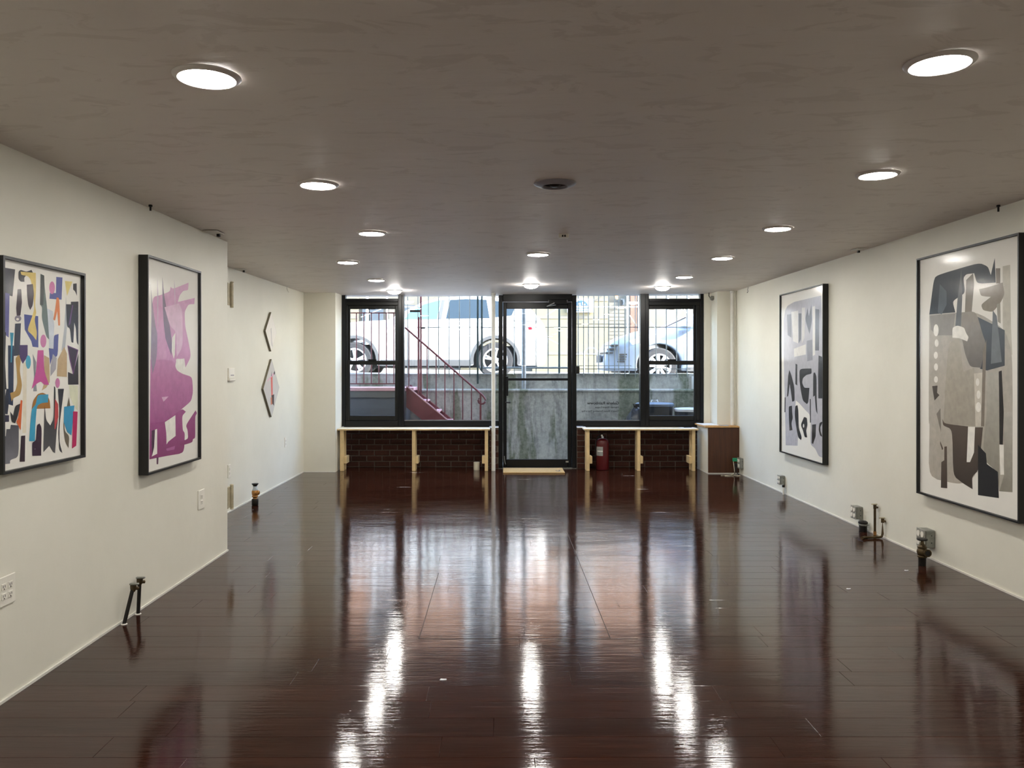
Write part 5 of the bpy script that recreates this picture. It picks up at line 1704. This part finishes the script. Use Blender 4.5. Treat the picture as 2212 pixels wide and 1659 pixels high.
# ------------------------------------------------------------------ buildings across the street
BD = 27.0
bs = BD / 1800.0
bld = thing('shop_building', 'cream shop building with orange brick upper floors across the street', 'building', (0, D(BD), 1.2))
Yb = D(BD)
m = MB(); m.box(-16, 16, Yb + 0.3, Yb + 6, 0.6, 4.7); m.build('shop_wall', 'shop_grey', bld)
m = MB(); m.box(-16, 16, Yb + 0.15, Yb + 6, 4.95, 8.2); m.build('upper_wall', 'far_brick', bld)
m = MB(); m.box(-16, 16, Yb - 0.1, Yb + 0.4, 4.7, 4.95); m.build('cornice', 'white_metal', bld)
for a, b in ((1150, 1314), (995, 1100), (742, 772)):
    m = MB(); m.box((a - VX) * bs, (b - VX) * bs, Yb + 0.05, Yb + 0.3, 0.7, CH + 151 * bs); pn = m.build('cladding_panel', 'shop_cream', bld)
    for zz in (CH + 30 * bs, CH + 108 * bs, CH + 146 * bs):
        m = MB(); m.box((a - VX) * bs, (b - VX) * bs, Yb + 0.03, Yb + 0.05, zz - 0.05, zz + 0.05); m.build('joint_strip', 'shop_grey', pn)
for a, b, mt_ in ((780, 792, 'shop_dark'), (797, 826, 'shop_dark'), (838, 850, 'shop_grey'), (860, 985, 'shop_dark')):
    m = MB(); m.box((a - VX) * bs, (b - VX) * bs, Yb + 0.2, Yb + 0.31, 1.6, CH + 135 * bs); m.build('shop_window', mt_, bld)
m = MB(); m.box((1316 - VX) * bs, (1362 - VX) * bs, Yb + 0.1, Yb + 0.3, 1.0, CH + 140 * bs)
sh = m.build('roller_shutter', 'shop_grey', bld)
for k in range(20):
    m = MB(); m.box((1316 - VX) * bs, (1362 - VX) * bs, Yb + 0.085, Yb + 0.1, 1.05 + 0.118 * k, 1.05 + 0.118 * k + 0.09); m.build('slat', 'shop_grey', sh)
m = MB(); m.box((1362 - VX) * bs, (1376 - VX) * bs, Yb, Yb + 0.3, 0.7, 4.7); m.build('brick_pier', 'pier_brown', bld)
m = MB(); m.box((1380 - VX) * bs, 14, Yb + 0.1, Yb + 0.3, 0.7, 4.4); m.build('shutter_panel', 'shop_grey', bld)
for k in range(9):
    wx0 = -13.5 + 3.1 * k
    for z0 in (5.6,):
        m = MB(); m.box(wx0, wx0 + 1.1, Yb + 0.08, Yb + 0.16, z0, z0 + 1.8); f_ = m.build('window', 'white_metal', bld)
        m = MB(); m.box(wx0 + 0.1, wx0 + 1.0, Yb + 0.07, Yb + 0.08, z0 + 0.1, z0 + 0.85); m.build('pane', 'shop_dark', f_)
        m = MB(); m.box(wx0 + 0.1, wx0 + 1.0, Yb + 0.07, Yb + 0.08, z0 + 0.95, z0 + 1.7); m.build('pane', 'shop_dark', f_)
# shop sign with a blue half disc
sg_ = thing('shop_sign', 'white shop sign with a blue half disc across the street', 'sign', ((1262 - VX) * bs, Yb, CH + 120 * bs))
SYn = Yb - 0.065
m = MB(); m.box((1225 - VX) * bs, (1283 - VX) * bs, SYn, SYn + 0.06, CH + 118 * bs, CH + 148 * bs); m.build('sign_board', 'white_metal', sg_)
cxs, czs = (1254.5 - VX) * bs, CH + 132 * bs
m = MB()
pts = arc(cxs, czs, 14.5 * bs, 0, 180, 20)
m.prism([(a, b * 0 + czs + (b - czs) * 0.82) for a, b in pts], SYn - 0.012, SYn - 0.001); m.build('half_disc', 'sign_blue', sg_)
m = MB(); m.prism([(cxs - 0.03, czs + 6 * bs), (cxs - 0.03 + 1.6 * bs, czs + 4 * bs + 0.02), (cxs - 0.03, czs + 3 * bs), (cxs - 0.03 - 1.6 * bs, czs + 4 * bs + 0.02)], SYn - 0.02, SYn - 0.013); m.build('star', 'sign_orange', sg_)
for dx, dz in ((3.5, 7), (3.5, 3.5), (-5, 4), (8, 3), (-2, 1.5)):
    MB().lathe([(0.02, -0.002), (0.016, -0.008)], (cxs + dx * bs, SYn - 0.012, czs + dz * bs), 'Y', 10).build('dot', 'white_print', sg_)
m = MB()
rt = random.Random(4)
for row in (0, 1):
    xx = (1245 - VX) * bs
    while xx < (1269 - VX) * bs:
        wd = rt.uniform(0.9, 2.0) * bs
        m.box(xx, xx + wd * 0.7, SYn - 0.004, SYn - 0.001, CH + (125.5 - 5 * row) * bs, CH + (128.8 - 5 * row) * bs)
        xx += wd
m.build('sign_lettering', 'sign_blue', sg_)

# white pipe canopy frame on the far pavement
CD = 23.0
cs = CD / 1800.0
canopy = thing('canopy_frame', 'white pipe canopy frame standing on the far pavement', 'canopy frame', (3.5, D(CD), 1.2))
ztop = CH + 130 * cs
for px, wdt in ((793, 3), (836, 2.2), (1355.5, 2.2), (1380, 2.2), (1443, 2.0), (1487, 2.0)):
    X = (px - VX) * cs
    m = MB(); m.tube([(X, D(CD), 0.9), (X, D(CD), ztop + 0.5)], wdt * cs, 10); m.build('post', 'white_metal', canopy, True)
for a, b, z in ((1285, 1500, ztop), (742, 1000, ztop), (1243, 1310, CH + 28 * cs)):
    m = MB(); m.tube([((a - VX) * cs, D(CD), z), ((b - VX) * cs, D(CD), z)], 1.1 * cs, 8); m.build('beam', 'white_metal', canopy, True)
for a, za, b, zb in ((1360, 112, 1375, 90), (1405, 98, 1416, 84), (1453, 92, 1476, 130), (1476, 130, 1486, 112), (1180, 112, 1206, 128), (1176, 66, 1206, 50), (780, 108, 830, 128)):
    m = MB(); m.tube([((a - VX) * cs, D(CD), CH + za * cs), ((b - VX) * cs, D(CD), CH + zb * cs)], 0.8 * cs, 8); m.build('strut', 'white_metal', canopy, True)
# bike hoop
hoop = thing('hoop_rack', 'white metal hoop rack on the far pavement', 'rack', (2.6, D(24.6), 1.2))
hs = 24.6 / 1800
MB().tube([((1262 - VX) * hs, D(24.6), 1.24)] + [((1277 + 15 * math.cos(math.radians(a)) - VX) * hs, D(24.6), CH + (28 + 14 * math.sin(math.radians(a))) * hs) for a in range(180, -1, -20)] + [((1292 - VX) * hs, D(24.6), 1.24)], 1.1 * hs, 8).build('hoop_tube', 'white_metal', hoop, True)
m = MB(); m.box((1258 - VX) * hs, (1266 - VX) * hs, D(24.6) - 0.05, D(24.6) + 0.05, 1.225, 1.245); m.build('foot_plate', 'white_metal', hoop)
m = MB(); m.box((1288 - VX) * hs, (1296 - VX) * hs, D(24.6) - 0.05, D(24.6) + 0.05, 1.225, 1.245); m.build('foot_plate', 'white_metal', hoop)
# lantern
lx, lz = (1333 - VX) * 26.5 / 1800, CH + 154 * 26.5 / 1800
ln_ = thing('street_lantern', 'glowing orange lantern on the building across the street', 'lantern', (lx, D(26.5), lz - 0.12))
MB().lathe([(0.02, -0.11), (0.06, -0.06), (0.065, 0.0), (0.05, 0.06), (0.02, 0.09)], (lx, D(26.5), lz), seg=20).build('glow_bulb', 'lantern_glow', ln_, True)
MB().tube([(lx, D(26.5), lz + 0.09), (lx, D(26.5), lz + 0.25), (lx, D(27.2), lz + 0.30)], 0.018, 8).build('bracket', 'car_dark', ln_, True)
bkx = (1344 - VX) * 26.9 / 1800
bk = thing('wall_bracket', 'dark scroll bracket on the wall beside the orange lantern', 'bracket', (bkx, D(26.9), lz - 0.3))
m = MB(); m.prism([(bkx, lz - 0.08), (bkx + 0.09, lz - 0.08), (bkx + 0.08, lz - 0.20), (bkx + 0.06, lz - 0.26), (bkx, lz - 0.27), (bkx + 0.03, lz - 0.2)], D(26.9), D(27.1) + 0.06); m.bevel(0.008, 1).build('scroll', 'shop_dark', bk)
m = MB(); m.box(bkx - 0.02, bkx + 0.11, D(27.1), D(27.1) + 0.08, lz - 0.08, lz - 0.04); m.build('cap_plate', 'shop_dark', bk)

for o in list(bpy.data.objects):
    if o.type == 'EMPTY' and o.parent is None:
        o.empty_display_size = 0.05
